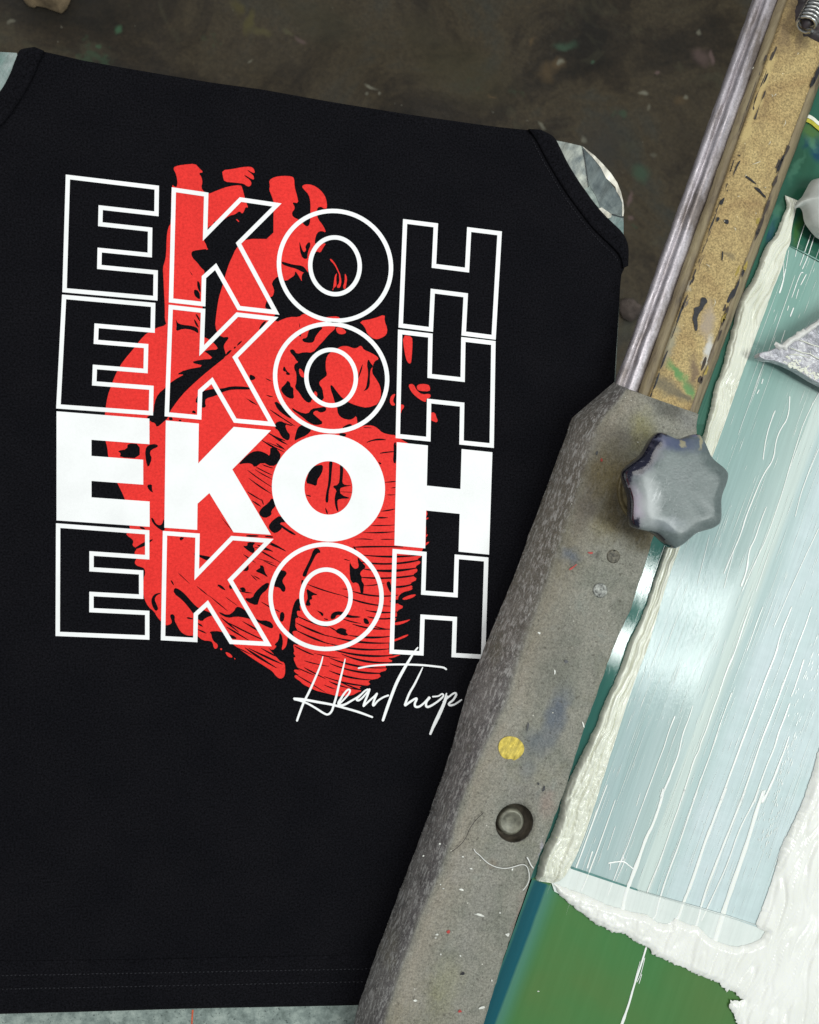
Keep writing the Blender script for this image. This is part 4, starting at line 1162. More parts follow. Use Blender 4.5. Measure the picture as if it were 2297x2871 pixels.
for pts in ([(820,1000),(855,880),(895,890),(870,960)], [(670,1920),(700,1850),(745,1740),(800,1600),(850,1450),(872,1460),(850,1550),(790,1620),(730,1830),(710,1925)], [(540,1780),(600,1620),(660,1440),(712,1300),(716,1320),(665,1460),(600,1660),(555,1790)], [(420,2130),(480,1960),(525,1830),(500,1950),(440,2110)],
            [(745,1230),(780,1120),(772,1200)]):
    marks("glue_gap", [T(1997,0,S7,pts)], TZ, m_plain("dark_gap", (.05, .038, .03), .8) if "dark_gap" not in bpy.data.materials else bpy.data.materials["dark_gap"], frame)
# lint and chips on the bar
for (x, y, L, r) in [(2122,456,26,1.2),(2157,400,13,.5),(2164,268,9,-.3),(2173,265,9,.6),(2090,492,7,.2),(2060,642,12,-.5),(2118,598,4,0),(2003,848,22,.1),(2110,190,8,.4),(2200,345,20,.3),(2236,150,7,.2),(1985,745,14,-.8),(2030,620,5,0),(2070,550,5,1),(2145,525,5,.5)]:
    a = P(x - math.cos(r + 1.57) * L / 2, y - math.sin(r + 1.57) * L / 2, TZ + .0008); b = P(x + math.cos(r + 1.57) * L / 2, y + math.sin(r + 1.57) * L / 2, TZ + .0008)
    mid = (a + b) / 2 + Vector((.0006, 0, .0004))
    tube("lint", [a, mid, b], .00028, m_lint, frame, seg=5)
# broken dark glue line between the bar and the side strip
for k in range(34):
    t = random.uniform(.01, .93)
    x0, y0 = lerp((1806,1170),(2243,-60), t)
    b = blob(x0 + random.uniform(-4, 4), y0, random.uniform(1.2, 3.2), random.uniform(10, 34), 10, .4, .37)
    sheet("glue_gap", [b], .0362, random.choice([m_blk, bpy.data.materials["dark_gap"], bpy.data.materials["dark_gap"]]), frame)
# dark chips along the inner edge
for k in range(26):
    t = random.uniform(.02, .9)
    x0, y0 = lerp((1925,1170),(2375,-40), t)
    L = random.uniform(8, 34)
    b = blob(x0 + random.uniform(-9, 9), y0, random.uniform(3, 6), L, 10, .35, .36)
    sheet("glue_flake", [b], .0362, random.choice([m_blk, bpy.data.materials["dark_gap"], m_plain("amber_glue", (.36, .27, .07), .2) if "amber_glue" not in bpy.data.materials else bpy.data.materials["amber_glue"]]), frame)
# coil spring with a greasy stump at the top end
m_grease = m_plain("dark_grease", (.035, .026, .028), .5, var=.6, sc=120, bump=.6)
c = P(2290, 55, .045)
slabpoly = T(1997,0,S7,[(1300,-400),(1330,60),(1285,200),(1300,460),(1400,520),(1420,640),(1500,640),(1720,760),(2100,900),(2100,-400)])
puddle("grease_clump", slabpoly, .034, lambda V, d: .006 * np.minimum(1, d / 16) ** .6 + np.array([.0012 * fbm(x, y, .05, 3) for x, y in V]), m_grease, frame, step=4)
m_steel = m_plain("bright_steel", (.55, .55, .53), .28, metal=.85, var=.15)
spr = thing("coil_spring", "bright coiled steel spring on the frame bar at the top right corner", "spring", P(2275, 60, .040))
A = P(2258, 72, .050); B = P(2335, -70, .050)
ax = (B - A).normalized(); u = ax.cross(Vector((0, 0, 1))).normalized(); v = ax.cross(u)
pts = []
turns = 15; L = (B - A).length
for i in range(turns * 14 + 1):
    q = 2 * math.pi * i / 14; t = i / (turns * 14)
    R_ = .0062
    pts.append(A + ax * (L * t) + u * math.cos(q) * R_ + v * math.sin(q) * R_)
tube("spring_wire", pts, .00105, m_steel, spr, seg=6, taper=False)
tube("spring_core", [A - ax * .002, A + ax * .004, B], .0048, m_grease, spr, seg=16)

# ------------------------------------------------------------------ stretched mesh with its green emulsion
m_em = m_emulsion()
screen = thing("printing_screen", "glossy green emulsion-coated mesh inside the frame with white ink pulled over it", "printing screen", P(2000, 2000, SZ))
slab("emulsion_mesh", [(1280,3060),(1830,1520),(1925,1160),(2330,-90),(2700,-90),(2700,3060)], SZ, .0004, m_em, screen)
sheet("teal_margin", [[(1905,1190),(1975,1190),(1990,1110),(2045,960),(2110,790),(2170,600),(2120,640),(1990,960)]], SZ+.0004, m_film("dark_teal_margin", (.020, .105, .068), (.030, .135, .09), .25, .2), screen)
sheet("glossy_margin", [[(1800,1500)] + [(1898,1500),(1885,1540),(1862,1610),(1830,1712),(1792,1812),(1752,1912),(1705,2030),(1660,2150),(1615,2260),(1585,2350),(1540,2440)] + [(1480,2470),(1440,2560),(1560,2250),(1700,1830)]], SZ+.0008, m_film("glossy_teal", (.030, .13, .105), (.045, .17, .14), .05, .1), screen, label="glossy wet teal margin beside the clamp")
m_yel = m_plain("yellow_tape_edge", (.50, .46, .05), .35, var=.2)
m_whe = m_plain("white_tape_edge", (.85, .86, .74), .35, var=.1)
def arcband(off, wd):
    L = [(1440,1880),(1480,1835),(1560,1840),(1640,1880),(1725,1960),(1900,2080),(2100,2280)]
    up_ = [(x - off * .3, y + off) for x, y in L]; dn = [(x - (off + wd) * .3, y + off + wd) for x, y in L]
    return T(1997,0,S7,up_ + dn[::-1])
marks("tape_edge", [arcband(0, 55)], SZ+.0012, m_whe, screen, label="white curved tape edge")
marks("tape_edge", [arcband(60, 60)], SZ+.0012, m_yel, screen, label="yellow curved tape edge")

# ------------------------------------------------------------------ white ink
m_wi = m_ink()
m_hp = m_ink("wet_ink_heap", (.83, .83, .775), (.89, .885, .84))
m_st = m_ink("wet_ink_streak", (.88, .90, .85), (.93, .94, .90))
ink = thing("white_ink", "thick wet white ink in a long folded ridge and heap on the mesh", "ink", P(1900, 2300, SZ))
IZ = SZ + .0012
f_teal = m_film("thin_teal_film", (.25, .385, .365), (.35, .48, .465), .13, .30)
f_teal2 = m_film("thin_green_film", (.15, .30, .245), (.23, .40, .34), .16, .25)
f_light = m_film("light_film", (.50, .60, .555), (.56, .65, .61), .42, .12)
f_pale = m_film("pale_film", (.50, .60, .60), (.57, .66, .67), .55, .12, .35)
f_dark = m_film("shaded_film", (.42, .535, .52), (.46, .57, .56), .5, .12, .2)
f_white = m_film("milky_film", (.68, .74, .70), (.76, .80, .765), .3, .12, .10)
cl = [(2225,545),(2218,600),(2205,680),(2170,740),(2137,810),(2110,880),(2080,970),(2050,1060),(2020,1150),(1965,1290),(1915,1440),(1885,1540),(1862,1610),(1830,1712),(1792,1812),(1752,1912),(1705,2030),(1660,2150),(1615,2260),(1585,2350),(1555,2420),(1540,2460)]
sheet("ink_film", [cl[2:] + [(1601,2434),(1787,2498),(1960,2547),(2045,2572),(2160,2614),(2600,2760),(2600,860),(2420,800),(2290,732),(2213,690)]], IZ, m_window(), ink, label="streaky teal and pale ink film on the open mesh")
sheet("ink_film", [[(1601,2434),(1787,2498),(1960,2547),(2045,2572),(2160,2614),(2190,2640),(2150,2680),(2040,2690),(1900,2640),(1760,2600),(1640,2540),(1555,2500),(1545,2470),(1575,2425)]], IZ+.0003, f_white, ink, label="milky ink film below the mesh window")
sheet("window_edge", [[(1601,2429),(1787,2493),(1790,2499),(1601,2436)]], IZ+.0005, m_plain("dark_edge", (.10, .24, .22), .3), ink)
tube("window_edge", [P(x, y, IZ + .0020) for x, y in [(1787,2496),(1960,2545),(2045,2570),(2130,2597)]], .00045, f_white, ink, seg=6)
tube("window_edge", [P(x, y, IZ + .0008) for x, y in [(2213,688),(2255,708),(2297,731),(2400,785)]], .0006, f_teal2, ink, seg=6)

# ridge
RL = [(2202,547),(2213,537),(2225,534),(2235,540)]
left = [(2202,547),(2207,566),(2206,584),(2188,627),(2171,667),(2154,681),(2138,709),(2126,750),(2108,790),(2098,806),(2084,820),(2068,854),(2056,915),(2039,976),(2023,1046),(2006,1077),(1999,1115),(1985,1180),(1960,1260),(1930,1350),
        (1895,1450),(1868,1531),(1842,1604),(1811,1704),(1790,1752),(1764,1798),(1748,1850),(1733,1891),(1686,1990),(1675,2030),(1660,2058),(1640,2100),(1624,2130),(1600,2180),(1582,2219),(1574,2246),(1569,2283),(1546,2343),(1518,2389),(1509,2440),(1500,2463),(1509,2475),(1551,2477)]
right = [(2235,540),(2240,560),(2230,592),(2221,636),(2216,685),(2204,705),(2192,750),(2178,786),(2164,816),(2150,861),(2131,910),(2101,990),(2080,1049),(2054,1125),(2017,1231),(1975,1340),(1935,1450),(1901,1549),(1878,1610),(1847,1714),(1816,1818),(1774,1922),(1738,2037),(1702,2146),(1655,2297),(1657,2292),(1625,2380),(1602,2426),(1579,2463),(1551,2477)]
right.remove((1655,2297))
lr = np.array(left, float)
# ragged outer lip
lr2 = resample(np.array(left, float), 9)[:-9] if False else None
dense = []
for i in range(len(left) - 1):
    a, b = np.array(left[i], float), np.array(left[i + 1], float)
    k = max(1, int(np.linalg.norm(b - a) / 7))
    for j in range(k):
        q = a + (b - a) * j / k
        nrm = np.array((b[1] - a[1], -(b[0] - a[0]))) / max(1e-6, np.linalg.norm(b - a))
        j_ = 3.4 * noise.noise(Vector((q[0] * .05, q[1] * .05, 1))) + 2.6 * noise.noise(Vector((q[0] * .2, q[1] * .2, 4)))
        dense.append(q + nrm * j_)
rpoly = np.array(dense + [np.array((1551., 2477.))] + [np.array(p, float) for p in right[::-1][1:]])
clx = np.array([((2221+0),545),(2218,600),(2200,660),(2170,740),(2137,810),(2110,880),(2080,970),(2050,1060),(2020,1150),(1965,1290),(1915,1440),(1885,1540),(1862,1610),(1830,1712),(1792,1812),(1752,1912),(1705,2030),(1660,2150),(1615,2260),(1585,2350),(1548,2420),(1530,2460)], float)
def arc(pts, n):
    p = chaikin(pts, 2, closed=False)
    L = np.r_[0, np.cumsum(np.linalg.norm(np.diff(p, axis=0), axis=1))]
    t = np.linspace(0, L[-1], n)
    return np.stack([np.interp(t, L, p[:, 0]), np.interp(t, L, p[:, 1])], 1)
NR, NA = 820, 44
def pair_by_stroke(A, n):
    """resample an edge by its progress along the stroke direction so both edges stay level"""
    p = chaikin(A, 2, closed=False)
    s_ = np.maximum.accumulate(p @ np.array((-.344, .939)))
    s_ = s_ + np.arange(len(s_)) * 1e-4
    t = np.linspace(s_[0], s_[-1], n)
    return np.stack([np.interp(t, s_, p[:, 0]), np.interp(t, s_, p[:, 1])], 1)
EL = pair_by_stroke(left, NR); ER = pair_by_stroke([(2202,547),(2225,534)] + right, NR)
V, F = [], []
nz = lambda *a: noise.noise(Vector(a))
for i in range(NR):
    a, b = EL[i].copy(), ER[i].copy()
    sN = i / (NR - 1)
    S_ = sN * 2050
    wv = b - a; W_ = np.linalg.norm(wv)
    # ragged outer lip
    lip_ = -wv / max(W_, 1) * (3.0 * nz(S_ * .045, 1, 0) + 2.2 * max(0, nz(S_ * .16, 2, 0)) * 1.6)
    k_end = min(1, i / 8, (NR - 1 - i) / 10) ** .5
    twist = 1.0 if sN < .8 else 1 + (sN - .8) * 6
    for k in range(NA + 1):
        u_ = k / NA
        q = a * (1 - u_) + b * u_ + lip_ * max(0, 1 - u_ / .16)
        prof_ = (min(1, u_ / .13)) ** .55 * (.40 + .60 * (1 - u_) ** 1.1) * min(1, (1 - u_) / .035 + .04)
        h = .0058 * min(1.25, max(.5, W_ / 62)) * prof_
        ac = u_ * W_
        wob = 7 * nz(S_ * .010, .3, 3) + 3 * nz(S_ * .03, ac * .02, 5) * twist
        f1 = nz((ac + wob) * .055, S_ * .0035, 1)
        f2 = nz((ac + wob * 1.4) * .10, S_ * .005 * twist, 8)
        body_ = min(1, u_ / .2) * min(1, (1 - u_) / .12)
        h += body_ * (.0014 * f1 - .0019 * max(0, 1 - abs(f1) * 6) - .0010 * max(0, 1 - abs(f2) * 5))
        # lobes folded over on the outer side
        h += .0018 * max(0, nz(S_ * .014, 3, 9) - .05) * max(0, 1 - abs(u_ - .28) / .22)
        p = P(q[0], q[1], IZ + .0004)
        V.append(Vector((p.x, p.y, IZ + .0002 + max(0, h) * k_end)))
for i in range(NR - 1):
    for k in range(NA):
        n0 = i * (NA + 1) + k
        F.append((n0, n0 + NA + 1, n0 + NA + 2, n0 + 1))
rg = mesh_obj("ink_ridge", V, F, m_wi, ink); fix_normals(rg)

# heap at the bottom and right
S7b = 797 / 1725
lower = T(1500,2200,S7b,[(112,598),(128,625),(150,670),(178,690),(210,722),(240,742),(270,772),(300,790),(330,812),(352,838),(370,848),(400,860),(430,872),(455,888),(480,898),(515,905),(550,905),(575,925),(600,948),(640,970),(680,988),(705,1010),(720,1032),(780,1058),(850,1092),(905,1112),(960,1142),(1020,1165),(1080,1190),
         (1120,1205),(1150,1240),(1165,1262),(1180,1243),(1215,1262),(1240,1290),(1267,1302),(1240,1317),(1192,1308),(1176,1340),(1188,1370),(1212,1400),(1222,1440),(1232,1475),(1250,1600),(1300,2000)])
inner = [(2500,3300),(2500,1900),(2340,2020),(2310,2075),(2297,2100),(2278,2167),(2252,2245),(2228,2300),(2204,2348),(2188,2382),(2172,2448),(2151,2507),(2135,2552),(2119,2592),(2130,2605),(2146,2612),(2132,2632),(2125,2638),(2100,2648),(2070,2655),(2040,2650),(2010,2640),(1990,2630),
         (1960,2600),(1925,2590),(1893,2575),(1878,2592),(1845,2588),(1815,2565),(1783,2560),(1745,2550),(1702,2537),(1666,2520),(1627,2504),(1582,2488),(1558,2478)]
def rag(poly, amp, n, f=.25):
    out = []
    p = [np.array(q, float) for q in poly]
    for a, b in zip(p[:-1], p[1:]):
        L = np.linalg.norm(b - a)
        k = max(1, int(L / n)) if L < 300 else 1
        nr_ = np.array((b[1] - a[1], -(b[0] - a[0]))) / max(L, 1e-6)
        for j in range(k):
            q = a + (b - a) * j / k
            out.append(q + nr_ * amp * noise.noise(Vector((q[0] * f, q[1] * f, 2))))
    out.append(p[-1])
    return out
hpoly = np.array(rag(lower, 5.5, 4, .31) + rag(inner, 3.0, 6, .2))
inner_np = np.array(inner[2:], float); lower_np = np.array(lower, float)
def heap_h(V, d):
    out = []
    nz = lambda *a: noise.noise(Vector(a))
    for (x, y), dd in zip(V, d):
        k = min(1, dd / 16) ** .6
        s = -.344 * x + .939 * y; a = .939 * x + .344 * y
        wob = 16 * nz(x * .006, y * .006, 3) + 4 * nz(x * .018, y * .018, 8)
        n1 = nz((a + wob) * .020, s * .006, 1)
        f1 = nz((a + wob * 1.5) * .028, s * .0042, 15)
        f2 = nz((a + wob * 1.6) * .050, s * .007, 33)
        curdle = nz(x * .05, y * .05, 6); c2 = nz(x * .10, y * .10, 16)
        left_ = max(0.0, min(1, (1930 - x) / 250))
        h = .0030 + .0012 * n1
        h -= .0011 * max(0.0, 1 - abs(f1) * 7) * (1 - .6 * left_)
        h -= .0006 * max(0.0, 1 - abs(f2) * 6) * (1 - .6 * left_)
        h += left_ * (.0013 * abs(curdle) + .0006 * c2)
        h += .0016 * max(0.0, min(1, (x - 2120) / 150))
        out.append(max(.00005, h * k))
    return np.array(out)
puddle("ink_heap", hpoly[(hpoly[:, 1] < 3400)], IZ + .0005, heap_h, m_hp, ink, step=3.2, jit=.02)
# curdled lip along the heap's upper edge
# streaks of ink pulled along the stroke direction
def up_quads(V, F):
    out = []
    for f in F:
        n_ = (V[f[1]] - V[f[0]]).cross(V[f[2]] - V[f[0]])
        out.append(f if n_.z > 0 else f[::-1])
    return out
def streak(pts, w0, w1=None, z=IZ + .0006, name="ink_streak"):
    pts = chaikin(pts, 2, closed=False)
    n = len(pts)
    pw = []
    P3 = []
    for i in range(n - 1):
        a, b = np.array(pts[i], float), np.array(pts[i + 1], float)
        k = max(1, int(np.linalg.norm(b - a) / 26))
        for j in range(k):
            q = a + (b - a) * j / k
            P3.append(q + np.array((noise.noise(Vector((q[0] * .02, q[1] * .02, 5))) * .7, 0)))
    P3.append(np.array(pts[-1], float))
    m = len(P3)
    for i, q in enumerate(P3):
        t = i / max(1, m - 1)
        r = (w0 + ((w1 or w0) - w0) * t) * (.75 + .55 * abs(noise.noise(Vector((q[0] * .03, q[1] * .03, 9))))) * .000245 * .5
        pw.append(max(r, .00012))
    V, F = [], []
    Q3 = [P(q[0], q[1], z - .00025) for q in P3]
    sec = ((-1, -.00006), (-.7, .16), (0, .30), (.7, .16), (1, -.00006))
    for i, q in enumerate(Q3):
        d_ = (Q3[min(i + 1, m - 1)] - Q3[max(i - 1, 0)]).normalized(); sd = Vector((-d_.y, d_.x, 0))
        r_ = pw[i] * (.25 if i in (0, m - 1) else 1)
        for e_, h_ in sec: V.append(q + sd * (r_ * e_) + Vector((0, 0, r_ * h_)))
    for i in range(m - 1):
        for k in range(4): F.append((i * 5 + k, i * 5 + 5 + k, i * 5 + 6 + k, i * 5 + 1 + k))
    o = mesh_obj(name, V, up_quads(V, F), m_st, ink)
S10 = 447 / 1721
ST = [
  (T(1850,1700,S10,[(1430,0),(1340,220),(1290,360),(1260,500),(1170,720),(1080,960),(980,1230),(880,1490),(740,1880),(640,2156)]) + T(1500,2200,S7b,[(1170,0),(1150,50),(1080,230),(1040,330),(1000,450),(945,620),(900,720),(870,820),(800,860)]), 4, 12),
  (T(1850,1700,S10,[(1645,0),(1580,200),(1500,400),(1430,600),(1340,830),(1250,1080),(1100,1450),(1010,1720),(930,1960),(860,2156)]) + T(1500,2200,S7b,[(1290,0),(1220,180),(1120,430),(1020,690),(990,830),(960,900)]), 4, 9),
  (T(1850,1700,S10,[(1120,0),(1070,120),(1020,260),(940,490)]), 3, 3),
  (T(1850,1700,S10,[(780,930),(700,1140),(620,1380),(540,1620),(430,1920),(340,2156)]) + T(1500,2200,S7b,[(1000,0),(930,200),(870,380),(800,560),(750,720),(730,820),(640,850)]), 3, 7),
  (T(1850,1700,S10,[(980,0),(920,160),(890,250),(840,420),(790,550),(730,680),(640,950),(580,1100),(510,1330),(440,1480),(430,1550),(370,1660),(320,1830),(270,1980),(220,2156)]) + T(1500,2200,S7b,[(920,0),(880,120),(840,230),(770,440),(720,560),(680,660)]), 4, 5),
  (T(1850,1700,S10,[(1560,570),(1520,700),(1460,880),(1420,980)]), 6, 4), (T(1850,1700,S10,[(1410,1040),(1340,1230),(1290,1350),(1240,1530),(1150,1740),(1100,1880),(1040,2050),(1010,2156)]) + T(1500,2200,S7b,[(1370,0),(1340,90),(1240,270),(1180,460),(1080,680),(1010,830)]), 6, 5),
  (T(1850,1700,S10,[(1400,1400),(1370,1500),(1300,1680),(1240,1850),(1160,2020),(1090,2156)]) + T(1500,2200,S7b,[(1400,0),(1340,180),(1300,320),(1240,500),(1190,640),(1140,790),(1090,960),(1070,1060)]), 4, 20),
  (T(1850,1700,S10,[(360,1070),(320,1200),(240,1400),(210,1590),(140,1760),(110,1850),(60,1960),(0,2110)]) + T(1500,2200,S7b,[(790,0),(770,90),(715,250),(680,310),(650,400),(620,480),(590,560),(545,680),(530,780)]), 3, 14),
  (T(1850,1700,S10,[(165,1185),(100,1350),(50,1520),(0,1640)]) + T(1500,2200,S7b,[(700,0),(640,160),(600,270),(560,380),(500,520),(440,680)]), 4, 3),
  (T(1500,2200,S7b,[(440,0),(390,130),(330,290),(290,400),(250,510)]), 4, 5), (T(1500,2200,S7b,[(490,90),(440,230),(380,400),(320,560),(280,650)]), 3, 6),
  (T(1500,2200,S7b,[(445,478),(490,470),(540,465),(570,490),(600,515)]), 6, 3), (T(1500,2200,S7b,[(535,430),(545,470),(520,520),(490,590)]), 3, 2), (T(1500,2200,S7b,[(460,480),(455,520)]), 4, 2),
  (T(1500,2200,S7b,[(350,405),(330,470),(318,510)]), 5, 5), (T(1500,2200,S7b,[(490,250),(440,400)]), 2, 2), (T(1500,2200,S7b,[(640,50),(615,130)]), 2, 2),
  ([(2297+60,1000),(2262,1160),(2230,1260),(2205,1345),(2180,1425),(2150,1510),(2125,1560),(2080,1660)], 3, 3),
  ([(2215,1110),(2212,1170),(2188,1205),(2175,1240),(2170,1290),(2140,1330),(2112,1400),(2095,1440),(2078,1500),(2050,1560),(2030,1610)], 4, 4),
  ([(2175,1150),(2150,1215),(2140,1290)], 3, 4), ([(2150,1420),(2132,1465),(2118,1510),(2100,1545),(2095,1600),(2078,1645)], 3, 7),
  ([(2297,1480),(2240,1600),(2170,1760)], 3, 3), ([(2297,1255),(2250,1370),(2230,1450)], 3, 3), ([(2160,1540),(2120,1660)], 2, 3), ([(2060,1540),(2030,1650)], 2, 3), ([(1990,1500),(1955,1640)], 2, 2),
  ([(2230,770),(2185,900),(2150,1000),(2110,1110),(2070,1220)], 1.6, 1.4), ([(2204,752),(2196,792),(2186,822)], 3, 7), ([(2212,700),(2204,752)], 2, 2), ([(2198,735),(2198,790)], 2, 3),
  ([(2275,655),(2255,712),(2243,745)], 3, 2), ([(2258,625),(2240,680),(2230,720)], 2.5, 2), ([(2284,662),(2265,722),(2250,755)], 3, 3), ([(2253,765),(2247,762),(2233,796)], 3, 2), ([(2262,768),(2245,800)], 3, 2.5),
  ([(2234,795),(2220,835)], 4, 2), ([(2240,810),(2232,838)], 3, 2), ([(2226,862),(2216,888)], 5, 3), ([(2212,857),(2208,871)], 3, 2), ([(2202,925),(2190,962)], 2.5, 2), ([(2140,1062),(2136,1076)], 4, 3), ([(2129,1092),(2123,1104)], 4, 3),
  (T(1500,2200,S7b,[(678,985),(640,1110),(600,1230),(560,1370),(510,1500)]), 6, 9), (T(1500,2200,S7b,[(668,1050),(645,1150),(620,1200)]), 2.5, 2.5), (T(1500,2200,S7b,[(590,1250),(560,1370),(520,1480)]), 3, 4), (T(1500,2200,S7b,[(650,1150),(632,1210)]), 3, 2), (T(1500,2200,S7b,[(640,1070),(605,1200)]), 2, 2),
]
for pts, a, b in ST: streak(pts, a, b, z=(SZ + .0006 if pts[0][1] > 2640 else IZ + .0006))
# fine hair-thin lines and specks too many to count
V, F = [], []
def sliver3(x, y, L, wd, z):
    d = np.array((-.344, .939)); m = np.array((d[1], -d[0])) * wd / 2
    c = np.array((x, y))
    q = [c - d * L / 2, c + m, c + d * L / 2, c - m]
    k = len(V)
    V.extend([P(p[0], p[1], z - .0002) for p in q] + [P(x, y, z - .00012)])
    F.extend([(k, k + 1, k + 4), (k + 1, k + 2, k + 4), (k + 2, k + 3, k + 4), (k + 3, k, k + 4)])
for k in range(620):
    t = random.random() ** .8; off = random.uniform(-60, 560)
    x = 2213 - 612 * t + off; y = 690 + 1742 * t + off * .3
    if x > 2297 or y > 2560: continue
    sliver3(x, y, random.uniform(8, 60) * (1.0 if random.random() < .6 else 5), random.uniform(.5, 1.4), IZ + .0006)
for k in range(120):  # clusters at the right
    t = random.random()
    x = 2290 - 150 * t + random.gauss(0, 12); y = 1830 + 560 * t + random.gauss(0, 30)
    sliver3(x, y, random.uniform(6, 26), random.uniform(1.0, 2.6), IZ + .0006)
o = mesh_obj("ink_flecks", V, F, m_st, ink); fix_normals(o); o['kind'] = 'stuff'

# rounded lump hanging over the top of the ridge
m_grey_ink = m_plain("grey_white_ink", (.46, .475, .44), .35, var=.12, sc=60)
lpoly = chaikin(T(1997,375,S7,[(1725,708),(1640,725),(1595,775),(1530,900),(1480,1000),(1410,1060),(1362,1110),(1350,1160),(1365,1190),(1420,1168),(1458,1185),(1490,1270),(1510,1380),(1545,1470),(1620,1570),(1725,1680),(2000,1800),(2300,1700),(2300,760),(2000,680)]), 1)
puddle("ink_lump", lpoly, IZ + .010, lambda V, d: .013 * (1 - (1 - np.minimum(1, d / 52)) ** 2) ** .5 * 1.0 + np.array([.0008 * fbm(x, y, .02, 3) for x, y in V]) - .002, m_grey_ink, ink, step=5, label="rounded grey-white ink lump at the right edge")

# ------------------------------------------------------------------ scraper card
m_sc = m_scraper()
m_sc2 = m_plain("scraper_edge", (.42, .45, .48), .3, metal=.3, var=.2, sc=120)
scr = thing("ink_scraper", "grey pointed scraper smeared with white ink, reaching in from the right edge over the mesh", "scraper", P(2250, 1000, .020))
top = T(1997,750,S7,[(770,1440),(760,1400),(790,1370),(850,1355),(930,1345),(1000,1310),(1090,1270),(1170,1200),(1260,1140),(1360,1090),(1450,1020),(1550,960),(1725,840),(2500,380),(2900,1500),(2600,2330),(1640,1815),(1350,1640),(1180,1560),(1000,1500),(870,1490)])
slab("scraper_face", top, .030, .0068, m_sc, scr, bevel=.0006)
lip = T(1997,750,S7,[(1000,1235),(1030,1190),(1060,1210),(1130,1240),(1180,1190),(1260,1130),(1350,1080),(1370,1040),(1440,1020),(1470,985),(1500,1000),(1620,910),(1740,830),(2500,370),(2520,430),(1700,950),(1560,1050),(1480,1110),(1400,1170),(1330,1190),(1260,1250),(1210,1300),(1230,1330),(1180,1340),(1130,1300),(1090,1330),(1040,1290)])
m_smear = m_plain("smeared_ink", (.66, .65, .62), .35, var=.18, sc=110, bump=.5)
puddle("smeared_ink", np.array(rag(lip + [lip[0]], 2.5, 5, .3)), .0303, lambda V, d: .0022 * np.minimum(1, d / 7) ** .6 + np.array([.0007 * fbm(x, y, .1, 3) for x, y in V]) * np.minimum(1, d / 5), m_smear, scr, step=3)
for L in ([(1390,1165),(1480,1190),(1600,1240),(1700,1270),(1900,1330)], [(1240,1290),(1330,1320),(1450,1370),(1580,1390),(1640,1430),(1740,1480),(1900,1560)], [(1580,1340),(1590,1400),(1640,1430)], [(1230,1400),(1340,1400),(1450,1420),(1600,1460)]):
    tube("ink_vein", [P(x, y, .0307) for x, y in T(1997,750,S7,L)], .00042, m_wi, scr, seg=6)
for k in range(60):
    t = random.random()
    x, y = lerp((1180,1470),(1760,1790), t); x += random.gauss(0, 30); y += random.gauss(0, 40)
    q = T(1997,750,S7,[(x, y)])[0]
    if not inside(np.array([q]), np.array(top))[0]: continue
    puddle("ink_fleck", blob(q[0], q[1], random.uniform(2, 7), random.uniform(2, 4), 9, .5, random.random()), .0302, lambda V, d: .0006 * np.minimum(1, d / 2), m_wi, scr, step=2.5)

# ------------------------------------------------------------------ clamp
CZ = .043
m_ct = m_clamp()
def at_y(tab, y): return float(np.interp(y, [p[1] for p in tab], [p[0] for p in tab]))
LB = [(1605,1172),(1438,1625),(1312,1931),(1266,2100),(1243,2170),(1197,2299),(1150,2425),(1113,2522),(1062,2657),(1007,2814),(993,2871),(930,3060)]
LT = [(1680,1196),(1620,1400),(1540,1631),(1468,1834),(1421,1974),(1364,2100),(1294,2253),(1271,2350),(1234,2452),(1188,2564),(1141,2680),(1086,2861),(1022,3060)]
RT = [(1948,1240),(1955,1199),(1830,1510),(1803,1600),(1764,1714),(1722,1808),(1634,2052),(1582,2219),(1551,2297),(1535,2341),(1484,2471),(1433,2624),(1392,2749),(1355,2871),(1290,3060)]
RT = sorted(RT, key=lambda p: p[1]); 
nL = 120
prof_n = 8
V, F, MI = [], [], []
secs = []
for i in range(nL + 1):
    t = i / nL
    yl = 3060 + (1172 - 3060) * t
    xl = at_y(LB, yl)
    yt = 3060 + (1196 - 3060) * t; xt = at_y(LT, yt)
    yr = 3060 + (1215 - 3060) * t; xr = at_y(RT, yr)
    secs.append(((xl, yl), (xt, yt), (xr, yr)))
secs += [((1645,1138),(1705,1160),(1952,1195)), ((1690,1099),(1735,1125),(1956,1175)), ((1722,1072),(1760,1092),(1958,1160))]
m = None
for si, (l, tt, r) in enumerate(secs):
    row = []
    top_end = si >= len(secs) - 1
    for (s, z) in ((0, .007), (0.0, .013), (.30, .026), (.62, .036), (.86, .0412), (1.0, .0428)):
        q = lerp(l, tt, s); row.append((q, z, 1 if s < .9 else 0))
    for s in (.12, .25, .38, .5, .62, .75, .88, .97):
        row.append((lerp(tt, r, s), CZ, 0))
    row.append((r, CZ - .0008, 0)); row.append((lerp(tt, r, 1.004), CZ - .004, 0)); row.append((lerp(tt, r, .99), .030, 0))
    m = len(row)
    for (q, z, mi) in row:
        p = P(q[0], q[1], z)
        a = .00035 if z < .04 else .00022
        p += Vector((fbm(p.x, p.y, 120, z * 300), fbm(p.x, p.y, 120, 7 + z * 300), 0)) * a * 2.0
        p.z += .0003 * fbm(p.x, p.y, 45, 3) + (.0002 * fbm(p.x, p.y, 300, 3))
        V.append(p)
mi_row = [1, 1, 1, 1, 0] + [0] * (m - 5)
for i in range(len(secs) - 1):
    for k in range(m):
        k2 = (k + 1) % m
        F.append((i * m + k, i * m + k2, (i + 1) * m + k2, (i + 1) * m + k)); MI.append(mi_row[k] if k < m - 1 else 1)
F.append(tuple(range(m))); MI.append(1)
base_i = (len(secs) - 1) * m
F.append(tuple(base_i + k for k in range(m))[::-1]); MI.append(1)
